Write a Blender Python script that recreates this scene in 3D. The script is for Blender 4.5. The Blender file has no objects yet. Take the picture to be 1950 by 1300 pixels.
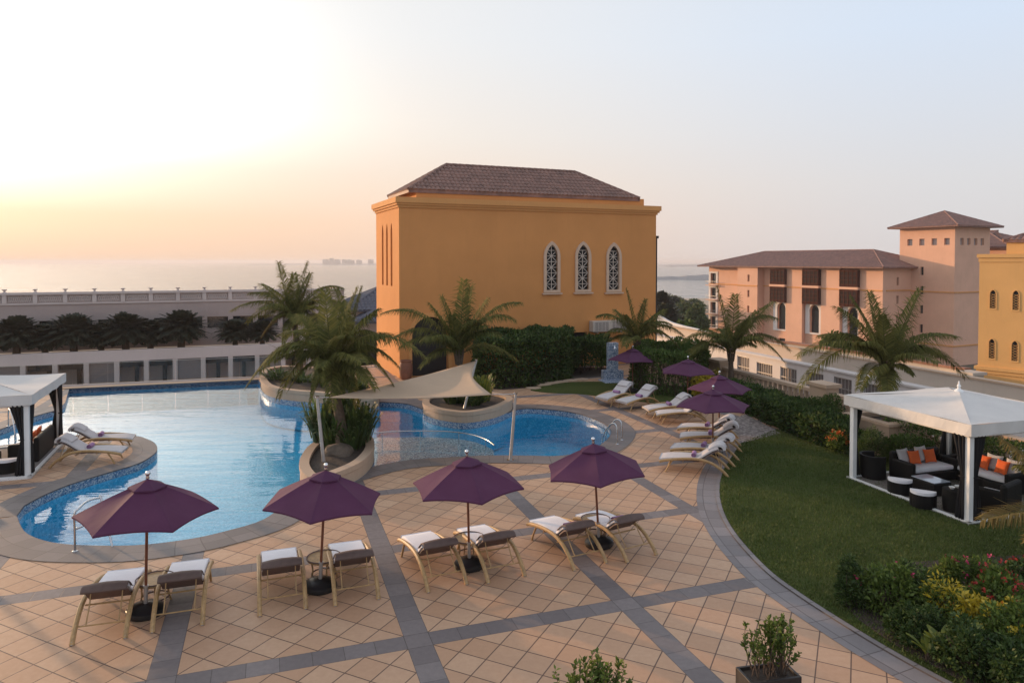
import bpy, bmesh, math, random
import numpy as np
from mathutils import Vector, Matrix, Euler
from mathutils.geometry import tessellate_polygon

# ------------------------------------------------------------------ camera, sky, sun, exposure
SC = bpy.context.scene
COL = SC.collection
R = math.radians
FPX, CAMH, PITCH, SHIFT = 1350.0, 6.4, R(1.5), -0.06      # focal length in pixels of the 1950 px wide photograph
cam_d = bpy.data.cameras.new('camera'); cam = bpy.data.objects.new('camera', cam_d); COL.objects.link(cam)
cam_d.sensor_width = 36.0; cam_d.lens = FPX / 1950.0 * 36.0
cam_d.shift_y = SHIFT; cam_d.clip_start = 0.1; cam_d.clip_end = 60000.0
cam.location = (0, 0, CAMH); cam.rotation_euler = (R(90) - PITCH, 0, 0)
SC.camera = cam
SC.view_settings.view_transform = 'Standard'; SC.view_settings.look = 'None'
SC.view_settings.gamma = 1.0; SC.view_settings.use_curve_mapping = False
SC.view_settings.exposure = EXPOSURE = 0.38
SUN_AZ, SUN_EL = R(-52), R(7.5)                           # azimuth from +Y (camera heading), negative = to the left
SUNV = Vector((math.sin(SUN_AZ) * math.cos(SUN_EL), math.cos(SUN_AZ) * math.cos(SUN_EL), math.sin(SUN_EL)))
world = bpy.data.worlds.new('World'); SC.world = world; world.use_nodes = True
wn, wl = world.node_tree.nodes, world.node_tree.links
# evening sky: a Nishita sky seen through a bright hazy veil that warms and brightens towards the low sun
bg = wn['Background']; bg.inputs['Strength'].default_value = 0.008
sky = wn.new('ShaderNodeTexSky'); sky.sky_type = 'NISHITA'; sky.sun_disc = False
sky.sun_elevation = SUN_EL; sky.sun_rotation = SUN_AZ; sky.altitude = 0
sky.air_density = 1.0; sky.dust_density = 3.0; sky.ozone_density = 2.0
wl.new(sky.outputs['Color'], bg.inputs['Color'])
def _w(t, **k):
    n = wn.new(t)
    for a, b in k.items(): setattr(n, a, b)
    return n
def _ramp(sock, stops):
    n = _w('ShaderNodeValToRGB'); wl.new(sock, n.inputs[0]); e = n.color_ramp.elements
    while len(e) < len(stops): e.new(.5)
    for k, (p, c) in zip(e, stops): k.position = p; k.color = (*c, 1)
    return n.outputs[0]
_tc = _w('ShaderNodeTexCoord').outputs['Generated']
_sp = _w('ShaderNodeSeparateXYZ'); wl.new(_tc, _sp.inputs[0])
_dot = _w('ShaderNodeVectorMath', operation='DOT_PRODUCT'); wl.new(_tc, _dot.inputs[0]); _dot.inputs[1].default_value = SUNV
_cool = _ramp(_sp.outputs[2], [(0, (.575, .55, .555)), (.1, (.595, .59, .605)), (.28, (.56, .64, .755)), (.6, (.52, .59, .70)), (1, (.52, .57, .66))])
_warm = _ramp(_sp.outputs[2], [(0, (.76, .53, .39)), (.05, (.83, .58, .42)), (.1, (.82, .64, .50)), (.17, (.80, .705, .605)), (.3, (.76, .735, .70)), (1, (.66, .68, .73))])
_mr = _w('ShaderNodeMapRange', interpolation_type='SMOOTHSTEP'); wl.new(_dot.outputs['Value'], _mr.inputs[0]); _mr.inputs[1].default_value = .05; _mr.inputs[2].default_value = 1.0
_mx = _w('ShaderNodeMix', data_type='RGBA'); wl.new(_mr.outputs[0], _mx.inputs['Factor']); wl.new(_cool, _mx.inputs[6]); wl.new(_warm, _mx.inputs[7])
_cl = _w('ShaderNodeMath', operation='MAXIMUM'); wl.new(_dot.outputs['Value'], _cl.inputs[0]); _cl.inputs[1].default_value = 0
_pw = _w('ShaderNodeMath', operation='POWER'); wl.new(_cl.outputs[0], _pw.inputs[0]); _pw.inputs[1].default_value = 15.0
_glow = _ramp(_sp.outputs[2], [(0, (0, 0, 0)), (.06, (.03, .02, .012)), (.12, (.2, .18, .15)), (.19, (.88, .78, .65)), (.27, (.62, .58, .52)), (.42, (.2, .19, .18)), (.7, (0, 0, 0))])
_gs = _w('ShaderNodeVectorMath', operation='SCALE'); wl.new(_glow, _gs.inputs[0]); wl.new(_pw.outputs[0], _gs.inputs['Scale'])
_g2 = _w('ShaderNodeVectorMath', operation='SCALE'); wl.new(_gs.outputs[0], _g2.inputs[0]); _g2.inputs['Scale'].default_value = 6.2
_sum = _w('ShaderNodeVectorMath', operation='ADD'); wl.new(_mx.outputs[2], _sum.inputs[0]); wl.new(_g2.outputs[0], _sum.inputs[1])
bg2 = _w('ShaderNodeBackground'); wl.new(_sum.outputs[0], bg2.inputs[0]); bg2.inputs[1].default_value = .92
_ad = _w('ShaderNodeAddShader'); wl.new(bg.outputs[0], _ad.inputs[0]); wl.new(bg2.outputs[0], _ad.inputs[1]); wl.new(_ad.outputs[0], wn['World Output'].inputs[0])
sl = bpy.data.lights.new('sun', 'SUN'); sun = bpy.data.objects.new('sun', sl); COL.objects.link(sun)
sl.energy = 3.2; sl.angle = R(0.8); sl.color = (1.0, 0.62, 0.34)
sun.rotation_euler = SUNV.to_track_quat('Z', 'Y').to_euler()
sun['kind'] = 'structure'; cam['kind'] = 'structure'

# ------------------------------------------------------------------ helpers
def at(px, py, z=0.0):
    """where the sight line through a photograph pixel meets the level plane at height z"""
    x = (px - 975.0) / FPX; v = (650.0 + SHIFT * 1950.0 - py) / FPX
    d = Vector((x, math.cos(PITCH) + v * math.sin(PITCH), -math.sin(PITCH) + v * math.cos(PITCH)))
    t = (z - CAMH) / d.z
    return Vector((d.x * t, d.y * t, z))
def ray_y(px, py, Y):
    x = (px - 975.0) / FPX; v = (650.0 + SHIFT * 1950.0 - py) / FPX
    d = Vector((x, math.cos(PITCH) + v * math.sin(PITCH), -math.sin(PITCH) + v * math.cos(PITCH)))
    t = Y / d.y
    return Vector((d.x * t, Y, CAMH + d.z * t))
def at2(px, py, z=0.0):
    p = at(px, py, z); return (p.x, p.y)
GA = R(18.9)                                              # the paving grid's turn
GU = Vector((math.cos(GA), math.sin(GA), 0)); GV = Vector((-math.sin(GA), math.cos(GA), 0))
def cat(pts, n=6, closed=False):
    pts = [Vector(p) for p in pts]; out = []; N = len(pts)
    rng = range(N) if closed else range(N - 1)
    for i in rng:
        if closed: p0, p1, p2, p3 = pts[i - 1], pts[i], pts[(i + 1) % N], pts[(i + 2) % N]
        else: p0, p1, p2, p3 = pts[max(i - 1, 0)], pts[i], pts[i + 1], pts[min(i + 2, N - 1)]
        for k in range(n):
            t = k / n
            out.append(0.5 * ((2 * p1) + (-p0 + p2) * t + (2 * p0 - 5 * p1 + 4 * p2 - p3) * t * t + (-p0 + 3 * p1 - 3 * p2 + p3) * t ** 3))
    if not closed: out.append(pts[-1].copy())
    return out
def link(o, parent=None):
    COL.objects.link(o)
    if parent is not None: o.parent = parent
    return o
def tag(o, label=None, cat=None, group=None, kind=None):
    if label: o['label'] = label
    if cat: o['category'] = cat
    if group: o['group'] = group
    if kind: o['kind'] = kind
    return o
def empty(name, loc=(0, 0, 0), rz=0.0, label=None, cat=None, group=None):
    o = bpy.data.objects.new(name, None); link(o); o.location = loc; o.rotation_euler = (0, 0, rz)
    o.empty_display_size = 0.2
    return tag(o, label, cat, group)
def kids(o): return [c for c in COL.objects if c.parent is o]
def copy_tree(o, parent=None):
    c = o.copy(); COL.objects.link(c); c.parent = parent
    for ch in kids(o): copy_tree(ch, c)
    return c
class MB:
    def __init__(s): s.v = []; s.f = []; s.m = []; s.uv = []; s.mi = 0
    def add(s, vs, fs, M=None, uvs=None):
        b = len(s.v)
        for p in vs:
            p = Vector(p); s.v.append(tuple(M @ p) if M is not None else tuple(p))
        for i, f in enumerate(fs):
            s.f.append([b + k for k in f]); s.m.append(s.mi)
            s.uv.append(uvs[i] if uvs else None)
        return s
    def box(s, c, size, rz=0.0, M=None):
        x, y, z = [k / 2 for k in size]
        vs = [(-x, -y, -z), (x, -y, -z), (x, y, -z), (-x, y, -z), (-x, -y, z), (x, -y, z), (x, y, z), (-x, y, z)]
        T = Matrix.Translation(c) @ (M if M is not None else Matrix.Rotation(rz, 4, 'Z'))
        return s.add(vs, [(3, 2, 1, 0), (4, 5, 6, 7), (0, 1, 5, 4), (1, 2, 6, 5), (2, 3, 7, 6), (3, 0, 4, 7)], T)
    def rbox(s, c, size, r=0.02, rz=0.0, M=None, seg=2):
        bm = bmesh.new(); bmesh.ops.create_cube(bm, size=1)
        for v in bm.verts: v.co = Vector((v.co.x * size[0], v.co.y * size[1], v.co.z * size[2]))
        bmesh.ops.bevel(bm, geom=bm.edges[:], offset=min(r, min(size) * 0.45), segments=seg, affect='EDGES', profile=0.5)
        bm.verts.index_update()
        T = Matrix.Translation(c) @ (M if M is not None else Matrix.Rotation(rz, 4, 'Z'))
        s.add([v.co.copy() for v in bm.verts], [[v.index for v in f.verts] for f in bm.faces], T); bm.free(); return s
    def tube(s, pts, r, n=8, cap=True, M=None, flat=None):
        pts = [Vector(p) for p in pts]; rs = r if isinstance(r, (list, tuple)) else [r] * len(pts)
        vs = []; prev = None
        for i, p in enumerate(pts):
            t = (pts[min(i + 1, len(pts) - 1)] - pts[max(i - 1, 0)])
            t = t.normalized() if t.length > 1e-9 else Vector((0, 0, 1))
            if prev is None:
                a = Vector((1, 0, 0)) if abs(t.x) < 0.9 else Vector((0, 1, 0))
                prev = (a - t * a.dot(t)).normalized()
            else:
                q = prev - t * prev.dot(t); prev = q.normalized() if q.length > 1e-6 else prev
            b = t.cross(prev)
            for k in range(n):
                an = 2 * math.pi * (k + .5) / n
                fx, fy = (flat if flat else (1, 1))
                vs.append(p + prev * (math.cos(an) * rs[i] * fx) + b * (math.sin(an) * rs[i] * fy))
        fs = [(i * n + k, i * n + (k + 1) % n, (i + 1) * n + (k + 1) % n, (i + 1) * n + k) for i in range(len(pts) - 1) for k in range(n)]
        if cap: fs += [tuple(range(n - 1, -1, -1)), tuple((len(pts) - 1) * n + k for k in range(n))]
        return s.add(vs, fs, M)
    def lathe(s, prof, n=16, M=None, closed=True):
        vs = []; fs = []
        for (r, z) in prof:
            for k in range(n):
                a = 2 * math.pi * k / n; vs.append((r * math.cos(a), r * math.sin(a), z))
        for i in range(len(prof) - 1):
            for k in range(n): fs.append((i * n + k, i * n + (k + 1) % n, (i + 1) * n + (k + 1) % n, (i + 1) * n + k))
        if closed: fs += [tuple(range(n - 1, -1, -1)), tuple((len(prof) - 1) * n + k for k in range(n))]
        return s.add(vs, fs, M)
    def prism(s, outline, z0, z1, M=None, bottom=False):
        """upright extrusion of a plan outline, top triangulated"""
        pts = [(p[0], p[1]) for p in outline]
        if area2(pts) < 0: pts = pts[::-1]
        n = len(pts); vs = [(x, y, z0) for x, y in pts] + [(x, y, z1) for x, y in pts]
        fs = [(k, (k + 1) % n, n + (k + 1) % n, n + k) for k in range(n)]
        for t in tessellate_polygon([[Vector((x, y, 0)) for x, y in pts]]):
            t = orient(pts, t); fs.append(tuple(n + k for k in t))
            if bottom: fs.append(tuple(reversed(t)))
        return s.add(vs, fs, M)
    def build(s, name, mat, parent=None, smooth=False, bevel=0.0):
        me = bpy.data.meshes.new(name); me.from_pydata(s.v, [], s.f)
        mats = mat if isinstance(mat, (list, tuple)) else [mat]
        for m in mats: me.materials.append(m)
        if len(mats) > 1: me.polygons.foreach_set('material_index', s.m)
        if any(u is not None for u in s.uv):
            ul = me.uv_layers.new(name='UVMap')
            for p, u in zip(me.polygons, s.uv):
                for k, li in enumerate(p.loop_indices): ul.data[li].uv = u[k] if u else (0, 0)
        if smooth: me.shade_smooth() if hasattr(me, 'shade_smooth') else None
        me.update()
        o = bpy.data.objects.new(name, me); link(o, parent)
        if smooth == 'auto':
            me.set_sharp_from_angle(angle=R(40))
        if bevel:
            b = o.modifiers.new('bevel', 'BEVEL'); b.width = bevel; b.segments = 2; b.limit_method = 'ANGLE'
        return o
def area2(p): return sum(p[i][0] * p[(i + 1) % len(p)][1] - p[(i + 1) % len(p)][0] * p[i][1] for i in range(len(p)))
def orient(pts, t):
    a, b, c = [pts[k] for k in t]
    return t if (b[0] - a[0]) * (c[1] - a[1]) - (b[1] - a[1]) * (c[0] - a[0]) > 0 else tuple(reversed(t))
def sheet(name, outline, z, mat, holes=(), kind='structure', depth=0.0):
    """a level sheet with holes; depth gives it a skirt downwards"""
    loops = [[Vector((p[0], p[1], 0)) for p in outline]] + [[Vector((p[0], p[1], 0)) for p in h] for h in holes]
    flat = [p for l in loops for p in l]; pts2 = [(p.x, p.y) for p in flat]
    mb = MB(); fs = [orient(pts2, t) for t in tessellate_polygon(loops)]
    mb.add([(p.x, p.y, z) for p in flat], fs)
    if depth:
        for l in loops[:1]:
            n = len(l)
            mb.add([(p.x, p.y, z - depth) for p in l] + [(p.x, p.y, z) for p in l], [(k, (k + 1) % n, n + (k + 1) % n, n + k) for k in range(n)])
    o = mb.build(name, mat)
    if kind: o['kind'] = kind
    return o
def ribbon(mb, pts, w0, w1, z, closed=False, side=1):
    """band along a plan curve between the offsets w0 and w1 on one side; uv in metres"""
    P = [Vector((p[0], p[1], 0)) for p in pts]; n = len(P); s = 0.0; rows = []
    for i, p in enumerate(P):
        a = P[i - 1] if (i > 0 or closed) else P[i]; b = P[(i + 1) % n] if (i < n - 1 or closed) else P[i]
        t = (b - a).normalized(); nn = Vector((-t.y, t.x, 0)) * side
        if i: s += (p - P[i - 1]).length
        rows.append((p + nn * w0, p + nn * w1, s))
    if closed: rows.append((rows[0][0], rows[0][1], s + (P[0] - P[-1]).length))
    for (a, b, s0), (c, d, s1) in zip(rows, rows[1:]):
        q = [(a.x, a.y, z), (c.x, c.y, z), (d.x, d.y, z), (b.x, b.y, z)]; uv = [(s0, w0), (s1, w0), (s1, w1), (s0, w1)]
        if side < 0: q.reverse(); uv.reverse()
        q2 = [(x[0], x[1]) for x in q]
        if area2(q2) < 0: q.reverse(); uv.reverse()
        mb.add(q, [(0, 1, 2, 3)], None, [uv])
    return mb
def np_mesh(name, V, F, mat, parent=None, smooth=False, mats=None, mi=None):
    me = bpy.data.meshes.new(name); V = np.asarray(V, np.float32); F = np.asarray(F, np.int32)
    k = F.shape[1]
    me.vertices.add(len(V)); me.vertices.foreach_set('co', V.ravel())
    me.loops.add(F.size); me.loops.foreach_set('vertex_index', F.ravel())
    me.polygons.add(len(F)); me.polygons.foreach_set('loop_start', np.arange(0, F.size, k, dtype=np.int32))
    me.polygons.foreach_set('loop_total', np.full(len(F), k, np.int32))
    for m in (mats or [mat]): me.materials.append(m)
    if mi is not None: me.polygons.foreach_set('material_index', np.asarray(mi, np.int32))
    me.update(calc_edges=True); me.validate()
    o = bpy.data.objects.new(name, me); return link(o, parent)

# ------------------------------------------------------------------ materials
class NT:
    """small wrapper to write node maths"""
    def __init__(s, name):
        s.mat = bpy.data.materials.new(name); s.mat.use_nodes = True
        s.n = s.mat.node_tree.nodes; s.l = s.mat.node_tree.links
        s.p = s.n['Principled BSDF']; s.out = s.n['Material Output']
    def new(s, t, **kw):
        n = s.n.new(t)
        for k, v in kw.items(): setattr(n, k, v)
        return n
    def put(s, sock, v):
        if isinstance(v, bpy.types.NodeSocket): s.l.new(v, sock)
        elif v is not None:
            if hasattr(sock.default_value, '__len__') and not hasattr(v, '__len__'): v = [v] * len(sock.default_value)
            if hasattr(sock.default_value, '__len__') and len(sock.default_value) == 4 and len(v) == 3: v = (*v, 1)
            sock.default_value = v
    def m(s, op, a, b=None, c=None):
        n = s.new('ShaderNodeMath', operation=op); s.put(n.inputs[0], a)
        if b is not None: s.put(n.inputs[1], b)
        if c is not None: s.put(n.inputs[2], c)
        return n.outputs[0]
    def vec(s, x, y, z=0.0):
        n = s.new('ShaderNodeCombineXYZ'); s.put(n.inputs[0], x); s.put(n.inputs[1], y); s.put(n.inputs[2], z); return n.outputs[0]
    def pos(s, obj=False):
        if obj: return s.new('ShaderNodeTexCoord').outputs['Object']
        return s.new('ShaderNodeNewGeometry').outputs['Position']
    def sep(s, v):
        n = s.new('ShaderNodeSeparateXYZ'); s.put(n.inputs[0], v); return n.outputs
    def noise(s, v, scale, detail=3, rough=.55, out='Fac', dist=0.0):
        n = s.new('ShaderNodeTexNoise'); s.put(n.inputs['Vector'], v); n.inputs['Scale'].default_value = scale
        n.inputs['Detail'].default_value = detail; n.inputs['Roughness'].default_value = rough; n.inputs['Distortion'].default_value = dist
        return n.outputs[out]
    def white(s, v, out='Value'):
        n = s.new('ShaderNodeTexWhiteNoise'); s.put(n.inputs['Vector'], v); return n.outputs[out]
    def map(s, v, a, b, c=0.0, d=1.0):
        n = s.new('ShaderNodeMapRange'); s.put(n.inputs[0], v)
        for i, k in enumerate((a, b, c, d)): s.put(n.inputs[i + 1], k)
        return n.outputs[0]
    def mix(s, f, a, b, blend='MIX'):
        n = s.new('ShaderNodeMix', data_type='RGBA', blend_type=blend); s.put(n.inputs['Factor'], f)
        s.put(n.inputs[6], a); s.put(n.inputs[7], b); return n.outputs[2]
    def ramp(s, f, stops):
        n = s.new('ShaderNodeValToRGB'); s.put(n.inputs[0], f); e = n.color_ramp.elements
        while len(e) < len(stops): e.new(0.5)
        for k, (p, c) in zip(e, stops): k.position = p; k.color = (*c, 1)
        return n.outputs[0]
    def bump(s, h, strength=.3, dist=.02):
        n = s.new('ShaderNodeBump'); s.put(n.inputs['Height'], h); n.inputs['Strength'].default_value = strength
        n.inputs['Distance'].default_value = dist; s.l.new(n.outputs[0], s.p.inputs['Normal']); return n.outputs[0]
    def set(s, **kw):
        for k, v in kw.items(): s.put(s.p.inputs[k.replace('_', ' ')], v)
        return s
def plain(name, col, rough=.6, var=.18, scale=6.0, bump=.0, bscale=40.0, metal=0.0, spec=.5, stain=0.0, dist=.01, sheen=0.0):
    """painted / cast / woven surface with mottling, optional weathering blotches and fine relief"""
    t = NT(name); p = t.pos(True); n1 = t.noise(p, scale, 5, .6)
    dark = tuple(c * (1 - var) for c in col); light = tuple(min(c * (1 + var), 1) for c in col)
    c = t.mix(t.map(n1, .3, .7), dark, light)
    if stain:
        n2 = t.noise(p, scale * .15, 4, .65); c = t.mix(t.map(n2, .5, .75, 0, stain), c, tuple(k * .6 for k in col))
    t.set(Base_Color=c, Roughness=t.map(n1, .2, .8, max(rough - .08, 0), min(rough + .08, 1)), Metallic=metal, Specular_IOR_Level=spec)
    if sheen: t.set(Sheen_Weight=sheen)
    if bump: t.bump(t.noise(p, bscale, 3, .6), bump, dist)
    return t.mat
def leafmat(name, stops, rough=.5, trans=.25, scale=.8, spec=.4, nw=.4):
    """foliage: colour varies from leaf to leaf and in broad patches"""
    t = NT(name); g = t.new('ShaderNodeNewGeometry'); r = g.outputs['Random Per Island']
    n = t.noise(g.outputs['Position'], scale, 3)
    f = t.m('ADD', t.m('MULTIPLY', r, 1 - nw), t.m('MULTIPLY', t.map(n, .3, .7), nw))
    c = t.ramp(f, stops); t.set(Base_Color=c, Roughness=rough, Specular_IOR_Level=spec)
    tr = t.new('ShaderNodeBsdfTranslucent'); t.l.new(c, tr.inputs[0])
    mx = t.new('ShaderNodeMixShader'); mx.inputs[0].default_value = trans
    t.l.new(t.p.outputs[0], mx.inputs[1]); t.l.new(tr.outputs[0], mx.inputs[2]); t.l.new(mx.outputs[0], t.out.inputs[0])
    return t.mat
M = {}
# paving: grid of grey bands 3.95 m apart, square tiles laid diagonally between them
def deck_mat():
    t = NT('deck_paving'); px = t.sep(t.pos()); P, W, S = 3.95, .43, 3.52 / 5 / math.sqrt(2)
    ca, sa = math.cos(GA), math.sin(GA)
    u = t.m('ADD', t.m('MULTIPLY', px[0], ca), t.m('MULTIPLY', px[1], sa))
    v = t.m('ADD', t.m('MULTIPLY', px[0], -sa), t.m('MULTIPLY', px[1], ca))
    u = t.m('ADD', u, 1.62 + W / 2 + P * 20); v = t.m('ADD', v, -11.7 + W / 2 + P * 20)
    cu, cv = t.m('FLOOR', t.m('DIVIDE', u, P)), t.m('FLOOR', t.m('DIVIDE', v, P))
    um, vm = t.m('MODULO', u, P), t.m('MODULO', v, P)
    inU = t.m('LESS_THAN', um, W); inV = t.m('LESS_THAN', vm, W); band = t.m('MAXIMUM', inU, inV)
    ul, vl = t.m('SUBTRACT', um, W), t.m('SUBTRACT', vm, W)
    k = 1 / (math.sqrt(2) * S)
    p = t.m('MULTIPLY', t.m('ADD', ul, vl), k); q = t.m('ADD', t.m('MULTIPLY', t.m('SUBTRACT', ul, vl), k), 20)
    def edge(a, w):                                      # distance to the nearest joint, as 0..1 mortar mask
        f = t.m('FRACT', a); d = t.m('MINIMUM', f, t.m('SUBTRACT', 1.0, f)); return t.map(d, w * .55, w, 1, 0)
    mort = t.m('MAXIMUM', edge(p, .026), edge(q, .026))
    L = 3.52 / 7
    bu = edge(t.m('DIVIDE', ul, L), .014); bv = edge(t.m('DIVIDE', vl, L), .014)
    bm = t.m('MAXIMUM', t.m('MULTIPLY', inU, t.m('MULTIPLY', bv, t.m('SUBTRACT', 1.0, inV))), t.m('MULTIPLY', inV, t.m('MULTIPLY', bu, t.m('SUBTRACT', 1.0, inU))))
    def border(a):
        d = t.m('MINIMUM', t.m('ABSOLUTE', a), t.m('ABSOLUTE', t.m('SUBTRACT', a, W))); return t.map(d, .006, .012, 1, 0)
    bm = t.m('MAXIMUM', bm, t.m('MAXIMUM', t.m('MULTIPLY', inU, border(um)), t.m('MULTIPLY', inV, border(vm))))
    idt = t.vec(t.m('ADD', t.m('FLOOR', p), t.m('MULTIPLY', cu, 31.0)), t.m('ADD', t.m('FLOOR', q), t.m('MULTIPLY', cv, 57.0)), 3.0)
    idb = t.vec(t.m('FLOOR', t.m('DIVIDE', ul, L)), t.m('FLOOR', t.m('DIVIDE', vl, L)), t.m('ADD', cu, t.m('MULTIPLY', cv, 13.0)))
    fine = t.noise(t.pos(), 9, 6, .65); broad = t.noise(t.pos(), .35, 4, .6)
    tile = t.ramp(t.white(idt), [(0, (.46, .268, .158)), (.5, (.5, .302, .184)), (1, (.535, .34, .215))])
    tile = t.mix(t.map(fine, .3, .75, 0, .28), tile, (.33, .19, .12))
    tile = t.mix(t.map(broad, .45, .75, 0, .3), tile, (.33, .2, .13))
    grey = t.ramp(t.white(idb), [(0, (.15, .125, .122)), (1, (.215, .182, .175))])
    grey = t.mix(t.map(fine, .3, .75, 0, .3), grey, (.1, .088, .09))
    c = t.mix(mort, tile, (.11, .065, .045)); c2 = t.mix(bm, grey, (.085, .07, .066))
    c = t.mix(band, c, c2)
    h = t.m('SUBTRACT', t.m('MULTIPLY', fine, .25), t.mix(band, mort, bm))
    t.set(Base_Color=c, Roughness=t.map(fine, .2, .8, .42, .7), Specular_IOR_Level=.35); t.bump(h, .35, .006)
    return t.mat
M['deck'] = deck_mat()
def uvtile(name, col, L, rough=.6, w=.012, mort=(.085, .07, .066)):
    t = NT(name); uv = t.sep(t.new('ShaderNodeUVMap', uv_map='UVMap').outputs[0])
    a = t.m('DIVIDE', uv[0], L); f = t.m('FRACT', a); d = t.m('MULTIPLY', t.m('MINIMUM', f, t.m('SUBTRACT', 1.0, f)), L)
    b = t.m('FRACT', t.m('DIVIDE', uv[1], .45)); e = t.m('MULTIPLY', t.m('MINIMUM', b, t.m('SUBTRACT', 1.0, b)), .45)
    j = t.map(t.m('MINIMUM', d, e), w * .4, w, 1, 0)
    fine = t.noise(t.pos(), 8, 6, .65)
    c = t.ramp(t.white(t.vec(t.m('FLOOR', a), t.m('FLOOR', t.m('DIVIDE', uv[1], .45)), 1.0)), [(0, tuple(k * .82 for k in col)), (1, tuple(k * 1.15 for k in col))])
    c = t.mix(t.map(fine, .3, .75, 0, .35), c, tuple(k * .6 for k in col)); c = t.mix(j, c, mort)
    t.set(Base_Color=c, Roughness=rough); t.bump(t.m('SUBTRACT', t.m('MULTIPLY', fine, .3), j), .35, .006)
    return t.mat
M['coping'] = uvtile('grey_coping', (.17, .145, .138), .5)
M['lawn_edge'] = uvtile('grey_edging', (.21, .185, .185), .55)
def mosaic(name, stops, scale=22.0, rough=.25):
    t = NT(name); v = t.new('ShaderNodeVectorMath', operation='SCALE'); t.l.new(t.pos(), v.inputs[0]); v.inputs['Scale'].default_value = scale
    fl = t.new('ShaderNodeVectorMath', operation='FLOOR'); t.l.new(v.outputs[0], fl.inputs[0])
    c = t.ramp(t.white(fl.outputs[0]), stops); t.set(Base_Color=c, Roughness=rough); return t.mat
M['mosaic_pool'] = mosaic('blue_pool_mosaic', [(0, (.03, .33, .55)), (.6, (.05, .44, .68)), (1, (.12, .53, .75))], 20)
M['mosaic_line'] = mosaic('waterline_mosaic', [(0, (.05, .1, .2)), (.4, (.11, .19, .31)), (.65, (.25, .31, .38)), (1, (.45, .46, .46))], 30)
M['mosaic_weir'] = mosaic('dark_blue_mosaic', [(0, (.006, .018, .06)), (.6, (.015, .04, .12)), (1, (.06, .1, .2))], 14)
M['mosaic_grey'] = mosaic('grey_blue_mosaic', [(0, (.1, .14, .23)), (.35, (.24, .31, .43)), (.7, (.42, .48, .58)), (1, (.72, .74, .76))], 26)
def water(name, ior, tint, bumps, tr=True, deep=(.01, .03, .05), rough=.0):
    t = NT(name); g = t.new('ShaderNodeNewGeometry'); h = None
    for (sc, st, amp, str_) in bumps:
        mp = t.new('ShaderNodeMapping'); t.l.new(g.outputs['Position'], mp.inputs[0]); mp.inputs['Scale'].default_value = (sc[0], sc[1], 1); mp.inputs['Rotation'].default_value = (0, 0, R(st))
        n = t.m('MULTIPLY', t.noise(mp.outputs[0], 1.0, 3, .5, dist=str_), amp); h = n if h is None else t.m('ADD', h, n)
    b = t.new('ShaderNodeBump'); t.l.new(h, b.inputs['Height']); b.inputs['Strength'].default_value = 1.0; b.inputs['Distance'].default_value = 1.0
    gl = t.new('ShaderNodeBsdfGlossy'); gl.inputs['Roughness'].default_value = rough; t.l.new(b.outputs[0], gl.inputs['Normal'])
    dt = t.new('ShaderNodeVectorMath', operation='DOT_PRODUCT'); t.l.new(g.outputs['Incoming'], dt.inputs[0]); t.l.new(b.outputs[0], dt.inputs[1])
    f0 = ((ior - 1) / (ior + 1)) ** 2; k5 = t.m('POWER', t.m('SUBTRACT', 1.0, t.m('MINIMUM', t.m('ABSOLUTE', dt.outputs['Value']), 1.0)), 5.0)
    fr = t.m('ADD', t.m('MULTIPLY', k5, 1 - f0), f0)
    if tr: base = t.new('ShaderNodeBsdfTransparent'); base.inputs[0].default_value = (*tint, 1)
    else: base = t.new('ShaderNodeBsdfDiffuse'); base.inputs[0].default_value = (*deep, 1)
    mx = t.new('ShaderNodeMixShader'); t.l.new(fr, mx.inputs[0]); t.l.new(base.outputs[0], mx.inputs[1]); t.l.new(gl.outputs[0], mx.inputs[2])
    t.l.new(mx.outputs[0], t.out.inputs[0]); t.n.remove(t.p); return t.mat
M['pool_water'] = water('pool_water', 1.36, (.78, .94, .97), [((.5, 1.5), 18, .022, .4), ((2.2, 5.0), -10, .0035, .3)])
M['sea_water'] = water('sea_water', 1.33, (1, 1, 1), [((.02, .06), 10, 1.6, .5), ((.11, .3), -5, .5, .3)], False, (.10, .12, .125), .12)
def stucco(name, col, var=.06, stain=.25):
    t = NT(name); p = t.pos(True); a = t.noise(p, .35, 5, .6); b = t.noise(p, 7, 6, .7)
    x = t.sep(p); streak = t.noise(t.vec(t.m('MULTIPLY', x[0], 3.0), t.m('MULTIPLY', x[1], 3.0), t.m('MULTIPLY', x[2], .25)), 1.2, 4, .6)
    c = t.mix(t.map(a, .3, .7), tuple(k * (1 - var) for k in col), tuple(min(k * (1 + var), 1) for k in col))
    c = t.mix(t.map(streak, .55, .8, 0, stain), c, tuple(k * .72 for k in col))
    t.set(Base_Color=c, Roughness=.85, Specular_IOR_Level=.2); t.bump(b, .25, .01); return t.mat
M['ochre'] = stucco('ochre_stucco', (.60, .262, .088), .07, .2)
M['ochre_trim'] = stucco('ochre_trim', (.62, .295, .105))
M['pink'] = stucco('pink_stucco', (.66, .39, .275)); M['yellow'] = stucco('yellow_stucco', (.68, .39, .15))
M['cream'] = stucco('cream_render', (.5, .42, .35)); M['whitewall'] = stucco('white_render', (.66, .62, .6))
M['mauve'] = stucco('mauve_render', (.40, .325, .30)); M['palewall'] = stucco('pale_render', (.56, .49, .46))
M['rim'] = stucco('planter_stone', (.46, .33, .235), .08, .35)
M['surround'] = plain('cast_stone_trim', (.58, .4, .28), .75, .06, bump=.1)
M['roof'] = plain('terracotta_tiles', (.22, .118, .09), .7, .35, 2.2, .15, 20, stain=.5)
M['roof_far'] = plain('brown_roof_tiles', (.22, .115, .092), .75, .3, 1.5, .15, 10, stain=.4)
M['slate'] = plain('slate_roof_tiles', (.075, .075, .1), .7, .2, 1.0)
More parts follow.
